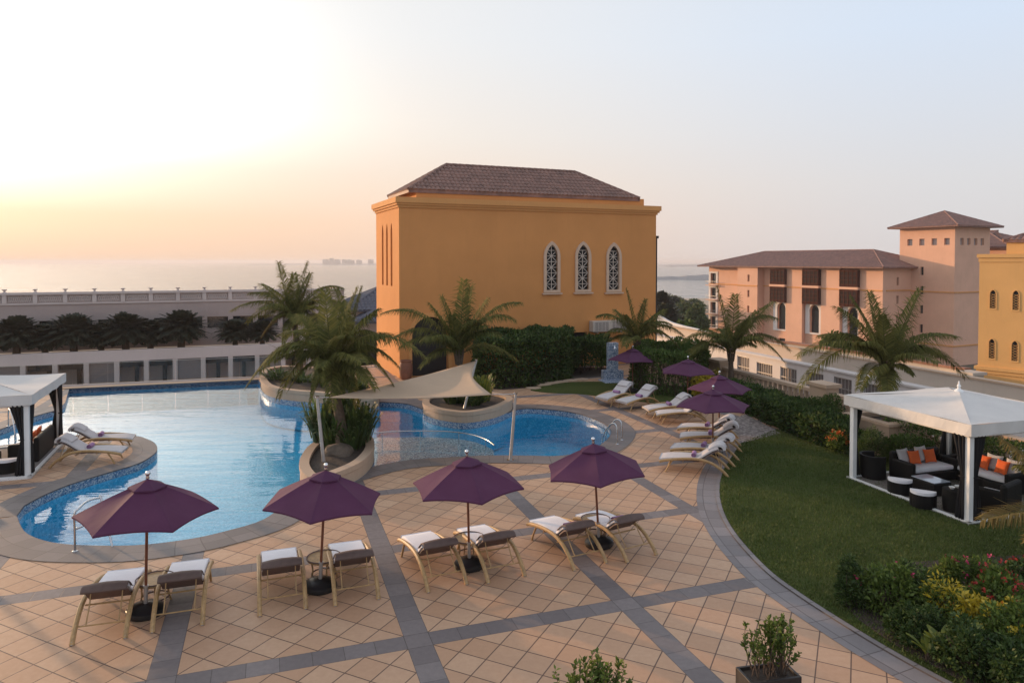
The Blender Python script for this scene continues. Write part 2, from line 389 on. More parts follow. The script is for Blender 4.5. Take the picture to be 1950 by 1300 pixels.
M['void'] = plain('dark_interior', (.012, .01, .01), .7, .2)
M['glass_dark'] = plain('dark_window_glass', (.02, .024, .028), .08, .1, spec=.8)
M['lattice'] = plain('white_lattice', (.58, .48, .4), .6, .05)
M['wood_dark'] = plain('dark_carved_wood', (.075, .024, .015), .85, .3, 12, spec=.08)
M['white_metal'] = plain('white_powder_coat', (.78, .77, .75), .35, .05, 3)
M['steel'] = plain('brushed_steel', (.55, .55, .55), .22, .08, 10, metal=1.0)
M['galv'] = plain('galvanised_pole', (.42, .4, .38), .42, .12, 6, metal=.6)
M['canvas_white'] = plain('white_canvas', (.58, .55, .52), .85, .05, 2.5, .15, 6, dist=.04)
M['sail'] = plain('sand_sailcloth', (.43, .305, .205), .8, .05, 1.5, .06, 90)
def purple_mat():
    t = NT('plum_canvas'); p = t.pos(True); w = t.noise(p, 160, 2); a = t.noise(p, 2.0, 4)
    c = t.mix(t.map(a, .3, .7), (.08, .025, .064), (.1, .034, .08))
    t.set(Base_Color=c, Roughness=.8, Specular_IOR_Level=.25, Sheen_Weight=.0); t.bump(t.m('ADD', w, t.m('MULTIPLY', a, 9.0)), .25, .008)
    tr = t.new('ShaderNodeBsdfTranslucent'); tr.inputs[0].default_value = (.26, .05, .12, 1)
    mx = t.new('ShaderNodeMixShader'); mx.inputs[0].default_value = .16
    t.l.new(t.p.outputs[0], mx.inputs[1]); t.l.new(tr.outputs[0], mx.inputs[2]); t.l.new(mx.outputs[0], t.out.inputs[0]); return t.mat
M['plum'] = purple_mat()
M['umb_wood'] = plain('varnished_pole', (.16, .05, .022), .35, .25, 9)
M['rubber'] = plain('black_cast_base', (.012, .013, .014), .35, .2, 8)
M['chrome'] = plain('chrome', (.7, .7, .7), .12, .05, metal=1.0)
M['cane'] = plain('honey_cane', (.4, .245, .105), .5, .28, 14, .3, 60, dist=.004)
M['taupe'] = plain('taupe_mesh', (.13, .085, .072), .75, .16, 8, .2, 120, dist=.003)
M['mattress'] = plain('white_towelling', (.78, .76, .78), .9, .04, 5, .35, 28, dist=.008)
M['mattress_dim'] = plain('off_white_cushion', (.5, .465, .46), .9, .05, 5, .35, 22, dist=.01)  # off-white, greyed down so the colour carries some of the shade
M['lilac'] = plain('lilac_towel', (.32, .17, .31), .95, .12, 12, .5, 60, dist=.005)
M['rattan'] = plain('black_rattan', (.0055, .005, .005), .6, .5, 60, .6, 90, dist=.006, spec=.25)
M['curtain'] = plain('black_curtain', (.012, .011, .013), .85, .2, 5)
M['orange'] = plain('orange_cushion', (.66, .115, .022), .85, .08, 6, .2, 50, dist=.004)
M['tablet'] = plain('pale_table_glass', (.42, .47, .55), .06, .05, spec=.8)
M['pot'] = plain('terracotta_pot', (.23, .095, .055), .7, .2, 5, .2, 12)
M['red'] = plain('red_carpet', (.2, .012, .016), .95, .15, 12)
M['darkbox'] = plain('dark_fibre_planter', (.02, .015, .014), .55, .25, 9, .1, 30)
M['soil'] = plain('dark_soil', (.05, .035, .026), .95, .4, 9, .8, 14, dist=.04)
M['stone'] = plain('weathered_rock', (.1, .075, .055), .85, .35, 5, .7, 9, dist=.04)
M['rib'] = plain('green_midrib', (.085, .085, .03), .85, .2, 8, spec=.05)
M['trunk'] = plain('palm_trunk', (.1, .068, .046), .9, .35, 10, .8, 18, dist=.03)
M['twig'] = plain('woody_stem', (.075, .05, .035), .9, .3, 14)
M['shade_green'] = plain('inner_foliage', (.01, .018, .007), .9, .4, 6)
M['palm'] = leafmat('palm_leaflets', [(0, (.042, .05, .016)), (.45, (.11, .115, .034)), (.78, (.19, .175, .05)), (1, (.26, .21, .06))], .75, .28, .8, .08)
M['palm_far'] = leafmat('date_palm_leaflets', [(0, (.018, .022, .014)), (1, (.045, .052, .03))], .6, .15)
M['palm_dry'] = leafmat('dry_palm_leaflets', [(0, (.12, .08, .028)), (1, (.22, .17, .06))], .75, .25, .8, .08)
M['hedge'] = leafmat('hedge_leaves', [(0, (.022, .042, .012)), (.55, (.05, .086, .022)), (.88, (.12, .165, .042)), (1, (.2, .24, .06))], .5, .25, .8, .22)
M['box'] = leafmat('clipped_leaves', [(0, (.036, .062, .014)), (.7, (.08, .128, .028)), (1, (.13, .185, .045))], .6, .25, .8, .2)
M['bright'] = leafmat('fresh_leaves', [(0, (.045, .078, .016)), (.6, (.11, .16, .032)), (1, (.25, .3, .06))], .5, .3, .8, .25)
M['lime'] = leafmat('yellow_green_blades', [(0, (.06, .1, .02)), (.5, (.17, .2, .03)), (1, (.38, .34, .05))], .4, .3)
M['croton'] = leafmat('yellow_leaves', [(0, (.3, .24, .02)), (1, (.62, .46, .04))], .45, .3)
M['pinkfl'] = leafmat('pink_petals', [(0, (.42, .03, .11)), (1, (.68, .06, .17))], .5, .3)
M['redfl'] = leafmat('red_petals', [(0, (.3, .02, .03)), (1, (.55, .06, .04))], .5, .3)
M['orangefl'] = leafmat('orange_petals', [(0, (.4, .05, .02)), (.6, (.6, .16, .03)), (1, (.6, .4, .05))], .5, .3)
M['tree'] = leafmat('far_tree_leaves', [(0, (.05, .075, .03)), (.7, (.12, .15, .055)), (1, (.2, .21, .08))], .6, .2, .3)
M['grassblade'] = leafmat('grass_blades', [(0, (.048, .076, .016)), (.6, (.086, .122, .027)), (1, (.16, .165, .052))], .6, .3, .55, .3, .6)
def lawn_mat():
    t = NT('lawn_turf'); p = t.pos(); a = t.noise(p, .55, 5, .6); b = t.noise(p, 30, 4, .7)
    c = t.ramp(t.m('ADD', t.m('MULTIPLY', a, .6), t.m('MULTIPLY', b, .4)), [(.25, (.038, .052, .013)), (.5, (.064, .08, .021)), (.75, (.105, .108, .034))])
    t.set(Base_Color=c, Roughness=.95, Specular_IOR_Level=.1); t.bump(b, .9, .05); return t.mat
M['lawn'] = lawn_mat()
M['gravel'] = mosaic('pebbles', [(0, (.09, .07, .062)), (.5, (.19, .155, .14)), (1, (.32, .28, .26))], 13, .8)
M['sand'] = plain('beach_sand', (.38, .3, .22), .95, .15, .05); M['earth'] = plain('scrub_ground', (.12, .105, .07), .95, .4, .05)
M['asphalt'] = plain('grey_paving', (.2, .17, .155), .9, .15, .5)
M['farland'] = plain('far_coast', (.3, .28, .275), .9, .1, .01)  # lightened: part of the distance haze is mixed into this colour
M['shutter'] = plain('grey_roller_shutter', (.19, .165, .16), .6, .06, 3)
M['ac'] = plain('beige_air_conditioner', (.5, .42, .35), .5, .06, 4)
# ------------------------------------------------------------------ setting: ground, sea, terrace, pool
rnd = random.Random(7)
SEA_Z, LOW_Z, WATER_Z = -13.0, -12.0, -0.2
sheet('sea', [(-15000, 240), (15000, 240), (15000, 15000), (-15000, 15000)], SEA_Z, M['sea_water'])
mb = MB()                                                  # the lower ground, falling to the shore as a beach
for x0, x1 in ((-400, -150), (-150, 60), (60, 400)):
    mb.add([(x0, -60, LOW_Z), (x1, -60, LOW_Z), (x1, 300, LOW_Z), (x0, 300, LOW_Z)], [(0, 1, 2, 3)])
mb.build('ground', M['earth'])['kind'] = 'structure'
mb = MB(); mb.add([(-400, 300, LOW_Z), (400, 300, LOW_Z), (400, 415, SEA_Z - .6), (-400, 380, SEA_Z - .6)], [(0, 1, 2, 3)])
mb.build('beach', M['sand'])['kind'] = 'structure'
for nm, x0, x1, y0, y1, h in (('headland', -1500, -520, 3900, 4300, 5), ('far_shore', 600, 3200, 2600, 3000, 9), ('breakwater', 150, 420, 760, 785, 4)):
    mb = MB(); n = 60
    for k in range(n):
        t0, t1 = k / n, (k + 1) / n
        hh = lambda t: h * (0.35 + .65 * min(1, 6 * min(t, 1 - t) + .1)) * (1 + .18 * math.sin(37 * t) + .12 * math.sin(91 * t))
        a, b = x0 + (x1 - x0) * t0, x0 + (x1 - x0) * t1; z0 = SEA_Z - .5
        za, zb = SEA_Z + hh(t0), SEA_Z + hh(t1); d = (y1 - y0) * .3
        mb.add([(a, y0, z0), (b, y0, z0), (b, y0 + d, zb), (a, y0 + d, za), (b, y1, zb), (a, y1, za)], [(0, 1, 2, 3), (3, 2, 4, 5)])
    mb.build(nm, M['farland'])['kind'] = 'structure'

POOL_PX = [(32, 982), (46, 1011), (77, 1027), (123, 1036), (197, 1039), (277, 1037), (369, 1025), (431, 1011), (500, 990), (545, 958), (590, 925), (650, 905), (716, 887),
           (785, 875.5), (868, 870), (935, 867), (1006, 867.5), (1060, 868), (1115, 860), (1150, 842), (1164, 824), (1156, 811), (1140, 801), (1108, 789), (1073, 782.5),
           (1033, 778.5), (993, 778), (967, 786), (948, 793), (921, 798), (887, 799), (840, 791), (804, 778.5), (776, 769), (743, 766), (710, 765), (674, 764.5), (635, 762), (591, 758),
           (535, 750.5), (507, 743)]
POOL_BACK = [(124, 766), (108, 780), (71, 791), (15, 812), (-50, 838), (-40, 850), (20, 846), (80, 834), (132, 830), (190, 825), (258, 830), (280, 836), (295, 844), (299.5, 856),
             (289, 868), (262, 883), (215, 897), (169, 911), (123, 926), (77, 946), (46, 963)]
WL, WR = at(132, 747.5, WATER_Z), at(492, 730, WATER_Z)     # the far weir
near = cat([at(*p) for p in POOL_PX], 4)
back = cat([at(*p) for p in POOL_BACK], 4)
pool = near + [Vector((WR.x, WR.y, 0)), Vector((WL.x, WL.y, 0))] + back
# dedupe
pp = [pool[0]]
for p in pool[1:]:
    if (p - pp[-1]).length > .05: pp.append(p)
pool = pp
WD = (WL - WR).normalized(); WN = Vector((WD.y, -WD.x, 0)); WN = WN if WN.y > 0 else -WN
BAL0 = Vector((11.1, 35.4, 0)); BALD = Vector((.3, -.954, 0)).normalized()     # terrace parapet line on the right
RW = lambda t: BAL0 + BALD * t
terrace = [(-34, -3), (24, -3), tuple(RW(33))[:2], tuple(RW(-14))[:2], (-6, 46), (-12.5, 40.6), tuple(WR + WN * .28)[:2], tuple(WL + WN * .28)[:2], tuple(WL + WD * 12 + WN * .28)[:2]]
pool2 = [(p.x, p.y) for p in pool]
deck = sheet('pool_deck', terrace, 0.0, M['deck'], [pool2], depth=12.0)
deck.data.materials.append(M['palewall'])
for p in deck.data.polygons:
    if abs(p.normal.z) < .5: p.material_index = 1
# pool shell: floor and wall with a mosaic waterline band
mb = MB(); n = len(pool)
if area2(pool2) < 0: pool.reverse(); pool2.reverse()
for (z0, z1, mi) in ((-1.35, -.24, 0), (-.24, -.012, 1)):
    mb.mi = mi
    mb.add([(p.x, p.y, z0) for p in pool] + [(p.x, p.y, z1) for p in pool], [((k + 1) % n, k, n + k, n + (k + 1) % n) for k in range(n)])
mb.mi = 0
mb.add([(p.x, p.y, -1.35) for p in pool], [orient(pool2, t) for t in tessellate_polygon([[Vector((x, y, 0)) for x, y in pool2]])])
mb.build('pool_basin', [M['mosaic_pool'], M['mosaic_line']])['kind'] = 'structure'
sheet('pool_water', pool2, WATER_Z, M['pool_water'])
# shallow mosaic shelf with its curved rail
shelf_px = [(716, 887), (785, 875.5), (868, 869), (930, 862), (940, 858), (925, 848), (895, 838), (850, 832.5), (800, 831), (750, 832), (712, 836)]
shelf = [at2(x, y + 0, -.2) for x, y in shelf_px]
shelf[0:4] = [at2(*p) for p in shelf_px[0:4]]
mbs = MB().prism([tuple(p)[:2] for p in cat([Vector((x, y, 0)) for x, y in shelf], 3, True)], -1.34, -.22); mbs.build('pool_shelf', M['mosaic_grey'])['kind'] = 'structure'
# coping: a ring of dark grey slabs along every edge except the weir
mb = MB(); i0 = POOL_PX
ribbon(mb, [(p.x, p.y) for p in near], 0.0, .9, .012, side=-1)
ribbon(mb, [(p.x, p.y) for p in back[2:]] + [(near[0].x, near[0].y)], 0.0, .75, .010, side=-1)
# bull-nose lip down to the waterline band
for L_ in (near, back[2:] + [near[0]]):
    for a, b in zip(L_, L_[1:]): mb.add([(a.x, a.y, -.03), (b.x, b.y, -.03), (b.x, b.y, .011), (a.x, a.y, .011)], [(0, 1, 2, 3)], None, [[(0, 0)] * 4])
cop = mb.build('pool_coping', M['coping']); cop['kind'] = 'structure'
# weir wall at the far end: mosaic face, pale coping, glass screen beyond
wr_len = (WL - WR).length + 9
def along(t, z=0, off=0): p = WR - WD * .6 + WD * t + WN * off; return Vector((p.x, p.y, z))
wang = math.atan2(WD.y, WD.x)
w = empty('weir_wall', along(0), wang, 'low dark blue mosaic wall with pale coping at the far edge of the pool', 'pool wall')
MB().box((wr_len / 2, -.15 if WN.dot(Vector((-math.sin(wang), math.cos(wang), 0))) < 0 else .15, -.755), (wr_len, .3, 1.5)).build('wall_face', M['mosaic_weir'], w)
sg = -1 if WN.dot(Vector((-math.sin(wang), math.cos(wang), 0))) < 0 else 1
MB().rbox((wr_len / 2, sg * .2, .02), (wr_len, .46, .05), .012).build('coping', M['rim'], w)
g = empty('glass_balustrade', along(0, 0, .75), wang, 'clear glass screen standing behind the far pool wall', 'glass screen')
gm = NT('clear_glass'); gm.n.remove(gm.p)
_t = gm.new('ShaderNodeBsdfTransparent'); _t.inputs[0].default_value = (.88, .9, .9, 1); _g = gm.new('ShaderNodeBsdfGlossy'); _g.inputs['Roughness'].default_value = .02
_f = gm.new('ShaderNodeFresnel'); _f.inputs[0].default_value = 1.45; _x = gm.new('ShaderNodeMixShader')
gm.l.new(_f.outputs[0], _x.inputs[0]); gm.l.new(_t.outputs[0], _x.inputs[1]); gm.l.new(_g.outputs[0], _x.inputs[2]); gm.l.new(_x.outputs[0], gm.out.inputs[0]); M['clear_glass'] = gm.mat
k = 0.0
while k < wr_len - 1.6:
    MB().box((k + .8, 0, .6), (1.56, .016, 1.05)).build('glass_panel', M['clear_glass'], g); k += 1.6
MB().tube([(0, 0, 1.15), (wr_len, 0, 1.15)], .011, 6).build('top_rail', M['galv'], g)
MB().box((wr_len / 2, 0, .04), (wr_len, .12, .08)).build('base_channel', M['palewall'], g)

# lawn with its curved edging
ARC_PX = [(1409, 846), (1396, 868), (1380, 893), (1372, 918), (1371, 945), (1378, 975), (1395, 1008), (1425, 1046), (1472, 1093), (1530, 1135), (1603, 1182), (1694, 1237), (1815, 1303), (1990, 1390)]
arc = cat([at(*p) for p in ARC_PX], 6)
HEDGE_PX = [(1424, 790), (1480, 818), (1540, 842), (1615, 868)]
hed = [at(*p) for p in HEDGE_PX]
lawn_r = [(RW(t).x - .9, RW(t).y) for t in (12.8, 20, 29)]
lawn_out = [(p.x, p.y) for p in arc] + [(13.4, 7.2)] + lawn_r[::-1] + [(p.x, p.y) for p in hed[::-1]][0:3]
sheet('lawn', lawn_out, .03, M['lawn'], depth=.03)
mb = MB(); ribbon(mb, [(p.x, p.y) for p in arc], .11, .62, .006, side=-1)
ribbon(mb, [(p.x, p.y) for p in arc], .0, .11, .035, side=-1)
for a, b in zip(arc, arc[1:]):
    t = (b - a).normalized(); nn = Vector((t.y, -t.x, 0)) * .11
    mb.add([(a + nn)[:2] + (.0,) if False else (a.x + nn.x, a.y + nn.y, 0), (b.x + nn.x, b.y + nn.y, 0), (b.x + nn.x, b.y + nn.y, .035), (a.x + nn.x, a.y + nn.y, .035)], [(0, 1, 2, 3)], None, [[(0, 0)] * 4])
mb.build('lawn_edging', M['lawn_edge'])['kind'] = 'structure'
# second, upper lawn behind the far loungers, pale paving around the pool's right end
LAWN2 = [(1010, 741), (1045, 748), (1100, 750), (1160, 757), (1230, 766), (1290, 770), (1330, 768), (1350, 752), (1345, 742), (1290, 735), (1230, 730), (1190, 728), (1130, 727), (1075, 729)]
sheet('back_lawn', [tuple(p)[:2] for p in cat([at(*p) for p in LAWN2], 4, True)], .025, M['lawn'], depth=.025)
GRAV = [(1392, 800), (1420, 790), (1450, 806), (1486, 826), (1440, 838), (1409, 846), (1398, 850)]
sheet('gravel', [at2(*p) for p in GRAV], .038, M['gravel'], depth=.038, kind='stuff')
tag(bpy.data.objects['gravel'], 'patch of grey pebbles between the four loungers and the hedge', 'gravel')
BED = [(1497, 822), (1560, 846), (1616, 866), (1640, 872), (1660, 800), (1640, 775), (1560, 755), (1480, 740), (1420, 735), (1385, 745), (1380, 765), (1424, 788)]
sheet('planting_bed', [at2(*p) for p in BED], .012, M['soil'], depth=.012)
BED2 = [(1597, 1150), (1632, 1185), (1694, 1228), (1815, 1294), (1990, 1380), (2100, 1300), (2100, 1090), (1940, 1060), (1700, 1075), (1605, 1090)]
sheet('flower_bed', [at2(x + 6, y) for x, y in BED2], .045, M['soil'], depth=.02)
BED3 = [(905, 738), (960, 742), (1010, 738), (1075, 724), (1150, 716), (1160, 700), (900, 700)]
sheet('shrub_bed', [at2(*p) for p in BED3], .014, M['soil'], depth=.014)
# blades of grass over the two lawns
def in_poly(x, y, poly):
    c = np.zeros(len(x), bool); n = len(poly)
    for i in range(n):
        x1, y1 = poly[i][:2]; x2, y2 = poly[(i + 1) % n][:2]
        if y1 == y2: continue
        c ^= ((y1 > y) != (y2 > y)) & (x < (x2 - x1) * (y - y1) / (y2 - y1) + x1)
    return c
def poly_points(poly, n, rs):
    P = np.array([p[:2] for p in poly]); lo, hi = P.min(0), P.max(0); X = np.zeros((0, 2))
    while len(X) < n:
        q = lo + rs.rand(n * 2, 2) * (hi - lo); X = np.vstack([X, q[in_poly(q[:, 0], q[:, 1], poly)]])
    return X[:n]
def blades(name, poly, n, z, seed, hmax=.055):
    rs = np.random.RandomState(seed); X = poly_points(poly, n, rs); h = hmax * (.5 + .5 * rs.rand(n)); a = rs.rand(n) * 6.283; w = .010
    lean = rs.rand(n) * .04; V = np.zeros((n, 4, 3)); cx, sx = np.cos(a), np.sin(a)
    for i, (sgn, hh) in enumerate(((-1, 0), (1, 0), (.5, 1), (-.5, 1))):
        V[:, i, 0] = X[:, 0] + sgn * w * cx - hh * lean * sx; V[:, i, 1] = X[:, 1] + sgn * w * sx + hh * lean * cx; V[:, i, 2] = z + hh * h
    o = np_mesh(name, V.reshape(-1, 3), np.arange(4 * n).reshape(n, 4), M['grassblade']); o['kind'] = 'stuff'; return o
tag(blades('grass', [p for p in lawn_out], 110000, .028, 3), 'short mown grass of the big curved lawn', 'grass')

# evening haze over the sea: one closed box of even thin air round everything
hz = MB().box((0, 7400, 1.5), (31000, 15600, 33)).build('haze', M['clear_glass']); tag(hz, 'thin evening haze over the terrace and the sea', 'haze', None, 'stuff')
hm = bpy.data.materials.new('haze_air'); hm.use_nodes = True; hm.node_tree.nodes.clear()
_o = hm.node_tree.nodes.new('ShaderNodeOutputMaterial'); _v = hm.node_tree.nodes.new('ShaderNodeVolumePrincipled')
_v.inputs['Color'].default_value = (.9, .88, .9, 1); _v.inputs['Density'].default_value = 0.00021; _v.inputs['Anisotropy'].default_value = .2
hm.node_tree.links.new(_v.outputs[0], _o.inputs['Volume']); hz.data.materials.clear(); hz.data.materials.append(hm)
# ------------------------------------------------------------------ buildings
def arch_outline(w, h, spring, n=8, pointed=True, x0=0.0, z0=0.0):
    """opening outline in (x, z), springing at height spring"""
    pts = [(x0 - w / 2, z0), (x0 + w / 2, z0)]
    rise = h - spring
    if pointed:                                            # two arcs that meet in a point
        Rr = (rise * rise + (w / 2) ** 2) / w; cxr = w / 2 - Rr
        a1 = math.atan2(rise, -cxr)
        for k in range(n + 1): a = a1 * k / n; pts.append((x0 + cxr + Rr * math.cos(a), z0 + spring + Rr * math.sin(a)))
        for k in range(n - 1, -1, -1): a = a1 * k / n; pts.append((x0 - cxr - Rr * math.cos(a), z0 + spring + Rr * math.sin(a)))
    else:
        for k in range(2 * n + 1): a = math.pi * k / (2 * n); pts.append((x0 + w / 2 * math.cos(a), z0 + spring + rise * math.sin(a)))
    return pts
def rect(x0, z0, x1, z1): return [(x0, z0), (x1, z0), (x1, z1), (x0, z1)]
def facade(mb, O, u, outline, holes=(), depth=.3, n=None):
    """wall face with real openings; outward normal is u x up turned outwards (n)"""
    O = Vector(O); u = Vector(u).normalized(); n = Vector(n) if n is not None else u.cross(Vector((0, 0, 1)))
    to = lambda p, d=0.0: O + u * p[0] + Vector((0, 0, p[1])) + n * d
    loops = [outline] + list(holes)
    fl = [p for l in loops for p in l]
    fs = [orient(fl, t) for t in tessellate_polygon([[Vector((p[0], p[1], 0)) for p in l] for l in loops])]
    mb.add([to(p) for p in fl], fs)
    for h in holes:
        m = len(h)
        if area2(h) < 0: h = h[::-1]
        mb.add([to(p) for p in h] + [to(p, -depth) for p in h], [(k, m + k, m + (k + 1) % m, (k + 1) % m) for k in range(m)])
    return to
def pane(mb, to, hole, depth):
    fl = hole; mb.add([to(p, -depth) for p in fl], [orient(fl, t) for t in tessellate_polygon([[Vector((p[0], p[1], 0)) for p in fl]])]); return mb
def ring(mb, to, inner, outer, d0, d1):
    """raised moulding between two outlines of equal count"""
    m = len(inner)
    vs = [to(p, d0) for p in outer] + [to(p, d1) for p in outer] + [to(p, d1) for p in inner] + [to(p, d0 - .12) for p in inner]
    fs = []
    for k in range(m):
        j = (k + 1) % m
        for r in range(3): fs.append((r * m + k, r * m + j, (r + 1) * m + j, (r + 1) * m + k))
    return mb.add(vs, fs)
def barrel_slope(mb, A, B, C, D, pitch=.26, row=.36, r=.075):
    """tiled roof slope: eave A-B, ridge D-C; half-round tile columns cut at the hips"""
    A, B, C, D = map(Vector, (A, B, C, D)); e = (B - A); L = e.length; e.normalize()
    up = (D - A) - e * (D - A).dot(e); S = up.length; up.normalize(); nn = e.cross(up)
    if nn.z < 0: nn = -nn
    xa, xb = (D - A).dot(e), (C - A).dot(e)
    N = max(3, int(L / pitch)); p = L / N
    for k in range(N):
        xc = (k + .5) * p
        if xc < xa: top = S * xc / max(xa, 1e-6)
        elif xc > xb: top = S * (L - xc) / max(L - xb, 1e-6)
        else: top = S
        rows = max(1, int(math.ceil(top / row)))
        for q in range(rows):
            y0, y1 = q * row, min((q + 1) * row + .05, top)
            if y1 - y0 < .03: continue
            vs = []
            for (y, lift) in ((y0, .035), (y1, 0.0)):
                for a in range(5):
                    t = a / 4; an = math.pi * t
                    vs.append(A + e * (xc - p / 2 + p * t) + up * y + nn * (r * math.sin(an) * 1.0 + lift + .01))
            mb.add(vs, [(a, a + 1, 5 + a + 1, 5 + a) for a in range(4)])
            mb.add([vs[0] - nn * .06, vs[4] - nn * .06] + vs[4::-1][0:5], [(0, 1, 2, 3, 4, 5, 6)])
def hip_roof(name, O, u, L, W, z, rise, over, mat, parent, hipL=None, hipR=None, tiles=None):
    """hip roof over a rectangle: O near-left corner, u along the front, depth W behind"""
    u = Vector(u).normalized(); w = Vector((-u.y, u.x, 0)); O = Vector(O)
    hl = W / 2 + over if hipL is None else hipL; hr = W / 2 + over if hipR is None else hipR
    P = lambda a, b, h: O + u * a + w * b + Vector((0, 0, h - O.z))
    a = P(-over, -over, z); b = P(L + over, -over, z); c = P(L + over, W + over, z); d = P(-over, W + over, z)
    r0 = P(-over + hl, W / 2, z + rise); r1 = P(L + over - hr, W / 2, z + rise)
    mb = MB()
    dn = Vector((0, 0, -.16))
    mb.add([a, b, c, d, r0, r1], [(0, 1, 5, 4), (1, 2, 5), (2, 3, 4, 5), (3, 0, 4), (3, 2, 1, 0)])
    mb.add([a, b, c, d, a + dn, b + dn, c + dn, d + dn], [(0, 4, 5, 1), (1, 5, 6, 2), (2, 6, 7, 3), (3, 7, 4, 0), (4, 7, 6, 5)])
    if tiles:
        pt, rw, rr = tiles
        barrel_slope(mb, a, b, r1, r0, pt, rw, rr); barrel_slope(mb, d, a, r0, r0, pt, rw, rr); barrel_slope(mb, b, c, r1, r1, pt, rw, rr)
        for s, e_ in ((a, r0), (b, r1), (r0, r1), (d, r0), (c, r1)):
            s, e_ = s + Vector((0, 0, .03)), e_ + Vector((0, 0, .03))
            m = max(2, int((e_ - s).length / (rw * 1.1)))
            for k in range(m):
                p0, p1 = s.lerp(e_, k / m), s.lerp(e_, (k + 1.12) / m); mb.tube([p0, p1], [rr * 1.55, rr * 1.3], 8)
    return mb.build(name, mat, parent)

# ---- the ochre pavilion beside the pool
C0 = Vector((-6.16, 38.7, 0)); BU = Vector((.919, .394, 0)).normalized(); BW = Vector((-BU.y, BU.x, 0)); BL, BD, BH = 16.7, 5.7, 9.9
pav = empty('pavilion', C0, math.atan2(BU.y, BU.x), 'tall ochre pavilion with tiled roof and three pale lattice windows beside the pool', 'building')
X, Y, Z = Vector((1, 0, 0)), Vector((0, 1, 0)), Vector((0, 0, 1))
def fx(px, py):                                            # a photograph pixel to metres on the pavilion's front wall
    d = ray_y(px, py, 1.0) - Vector((0, 0, CAMH)); n = BW; t = (C0 - Vector((0, 0, CAMH))).dot(n) / d.dot(n)
    p = Vector((0, 0, CAMH)) + d * t; return ((p - C0).dot(BU), p.z)
WIN = []
for (xl, xr, yt, yb) in ((1040, 1061, 466, 552), (1099.5, 1120, 466, 551), (1158.5, 1178, 468, 551)):
    a, b = fx((xl + xr) / 2, yb), fx((xl + xr) / 2, yt); wd = fx(xr, yb)[0] - fx(xl, yb)[0]
    WIN.append((a[0], a[1], wd, b[1] - a[1]))
holes = [arch_outline(w_, h_, h_ - w_ * .95, 8, True, x_, z_) for x_, z_, w_, h_ in WIN]
vents = [rect(fx(x0, 640)[0], fx(x0, y1)[1], fx(x1, 640)[0], fx(x0, y0)[1]) for x0, x1, y0, y1 in ((1008, 1079, 635, 660), (1090, 1118, 633, 662))]
d0, d1 = fx(779, 650)[0], fx(838, 650)[0]
door = arch_outline(2.1, 3.3, 2.25, 8, True, 1.75, 0.02)
mb = MB(); to = facade(mb, (0, 0, 0), X, rect(0, -.5, BL, BH - .55), holes + vents + [door], .35, -Y)
# left end with three tall slits
slits = [arch_outline(.42, 3.6, 3.0, 5, True, x_, 5.0) for x_ in (1.75, 2.85, 3.95)]
toL = facade(mb, (0, BD, 0), -Y, rect(0, -.5, BD, BH - .55), slits, .3, -X)
facade(mb, (BL, 0, 0), Y, rect(0, -.5, BD, BH - .55), [], .3, X)
facade(mb, (BL, BD, 0), -X, rect(0, -.5, BL, BH - .55), [], .3, Y)
mb.box((BL / 2 + .4, BD / 2 + .4, 10.1), (BL - 1.6 + .02, BD - .8, .62))
mb.build('wall', M['ochre'], pav)
mb = MB()                                                   # stepped cornice
for z0, z1, o in ((BH - .55, BH - .42, .07), (BH - .42, BH - .3, .16), (BH - .3, BH, .24)):
    mb.box((BL / 2, BD / 2, (z0 + z1) / 2), (BL + 2 * o, BD + 2 * o, z1 - z0))
mb.build('cornice', M['ochre_trim'], pav)
hip_roof('roof', (.8, .8, 0), X, BL - 1.6, 4.84, 10.41, 1.82, .06, M['roof'], pav, 2.99, 3.43, (.27, .37, .07)).location = (0, 0, 0)
for i, ((x_, z_, w_, h_), ho) in enumerate(zip(WIN, holes)):
    outer = arch_outline(w_ + .36, h_ + .36, h_ + .18 - w_ * .95 - .03, 8, True, x_, z_ - .15)
    fr = ring(MB(), to, ho, outer, -.005, .09)
    fr.box((x_, -.09, z_ - .22), (w_ + .56, .16, .09)); fo = fr.build('window', M['surround'], pav)
    pane(MB(), to, ho, .12).build('pane', M['void'], fo)
    lt = MB(); nc = 4; ch = h_ / nc; th = .024
    def bar(x0, z0, x1, z1, t=th):
        # keep bars inside the arch
        def ok(x, z):
            zz = z - z_; sp = h_ - w_ * .95
            if zz < sp: return True
            rise = h_ - sp; Rr = (rise * rise + (w_ / 2) ** 2) / w_; cx = w_ / 2 - Rr
            return (abs(x - x_) - cx) ** 2 + (zz - sp) ** 2 < Rr * Rr
        ns = 8; run = None
        for k in range(ns):
            a, b = k / ns, (k + 1) / ns
            p, q = (x0 + (x1 - x0) * a, z0 + (z1 - z0) * a), (x0 + (x1 - x0) * b, z0 + (z1 - z0) * b)
            if ok(*p) and ok(*q): lt.tube([to(p, -.05), to(q, -.05)], t, 4, True)
    bar(x_, z_, x_, z_ + h_)
    for c in range(nc):
        zc = z_ + (c + .5) * ch; hw = w_ / 2
        bar(x_ - hw, zc, x_ + hw, zc)
        for s in (-1, 1):
            bar(x_ - hw, zc, x_, zc + s * ch / 2); bar(x_ + hw, zc, x_, zc + s * ch / 2)
            bar(x_ - hw, zc + s * ch / 2, x_ + hw, zc + s * ch / 2) if s > 0 else None
    lt.build('lattice', M['lattice'], fo)
for s_ in slits: pane(MB(), toL, s_, .28).build('slit_window', M['void'], pav)
for v_ in vents: pane(MB(), to, v_, .33).build('vent', M['void'], pav)
dm = MB(); pane(dm, to, door, .34); dr = dm.build('doorway', M['void'], pav)
do = arch_outline(2.5, 3.55, 2.3, 8, True, 1.75, 0.0); ring(MB(), to, door, do, -.005, .05).build('door_surround', M['ochre_trim'], pav)
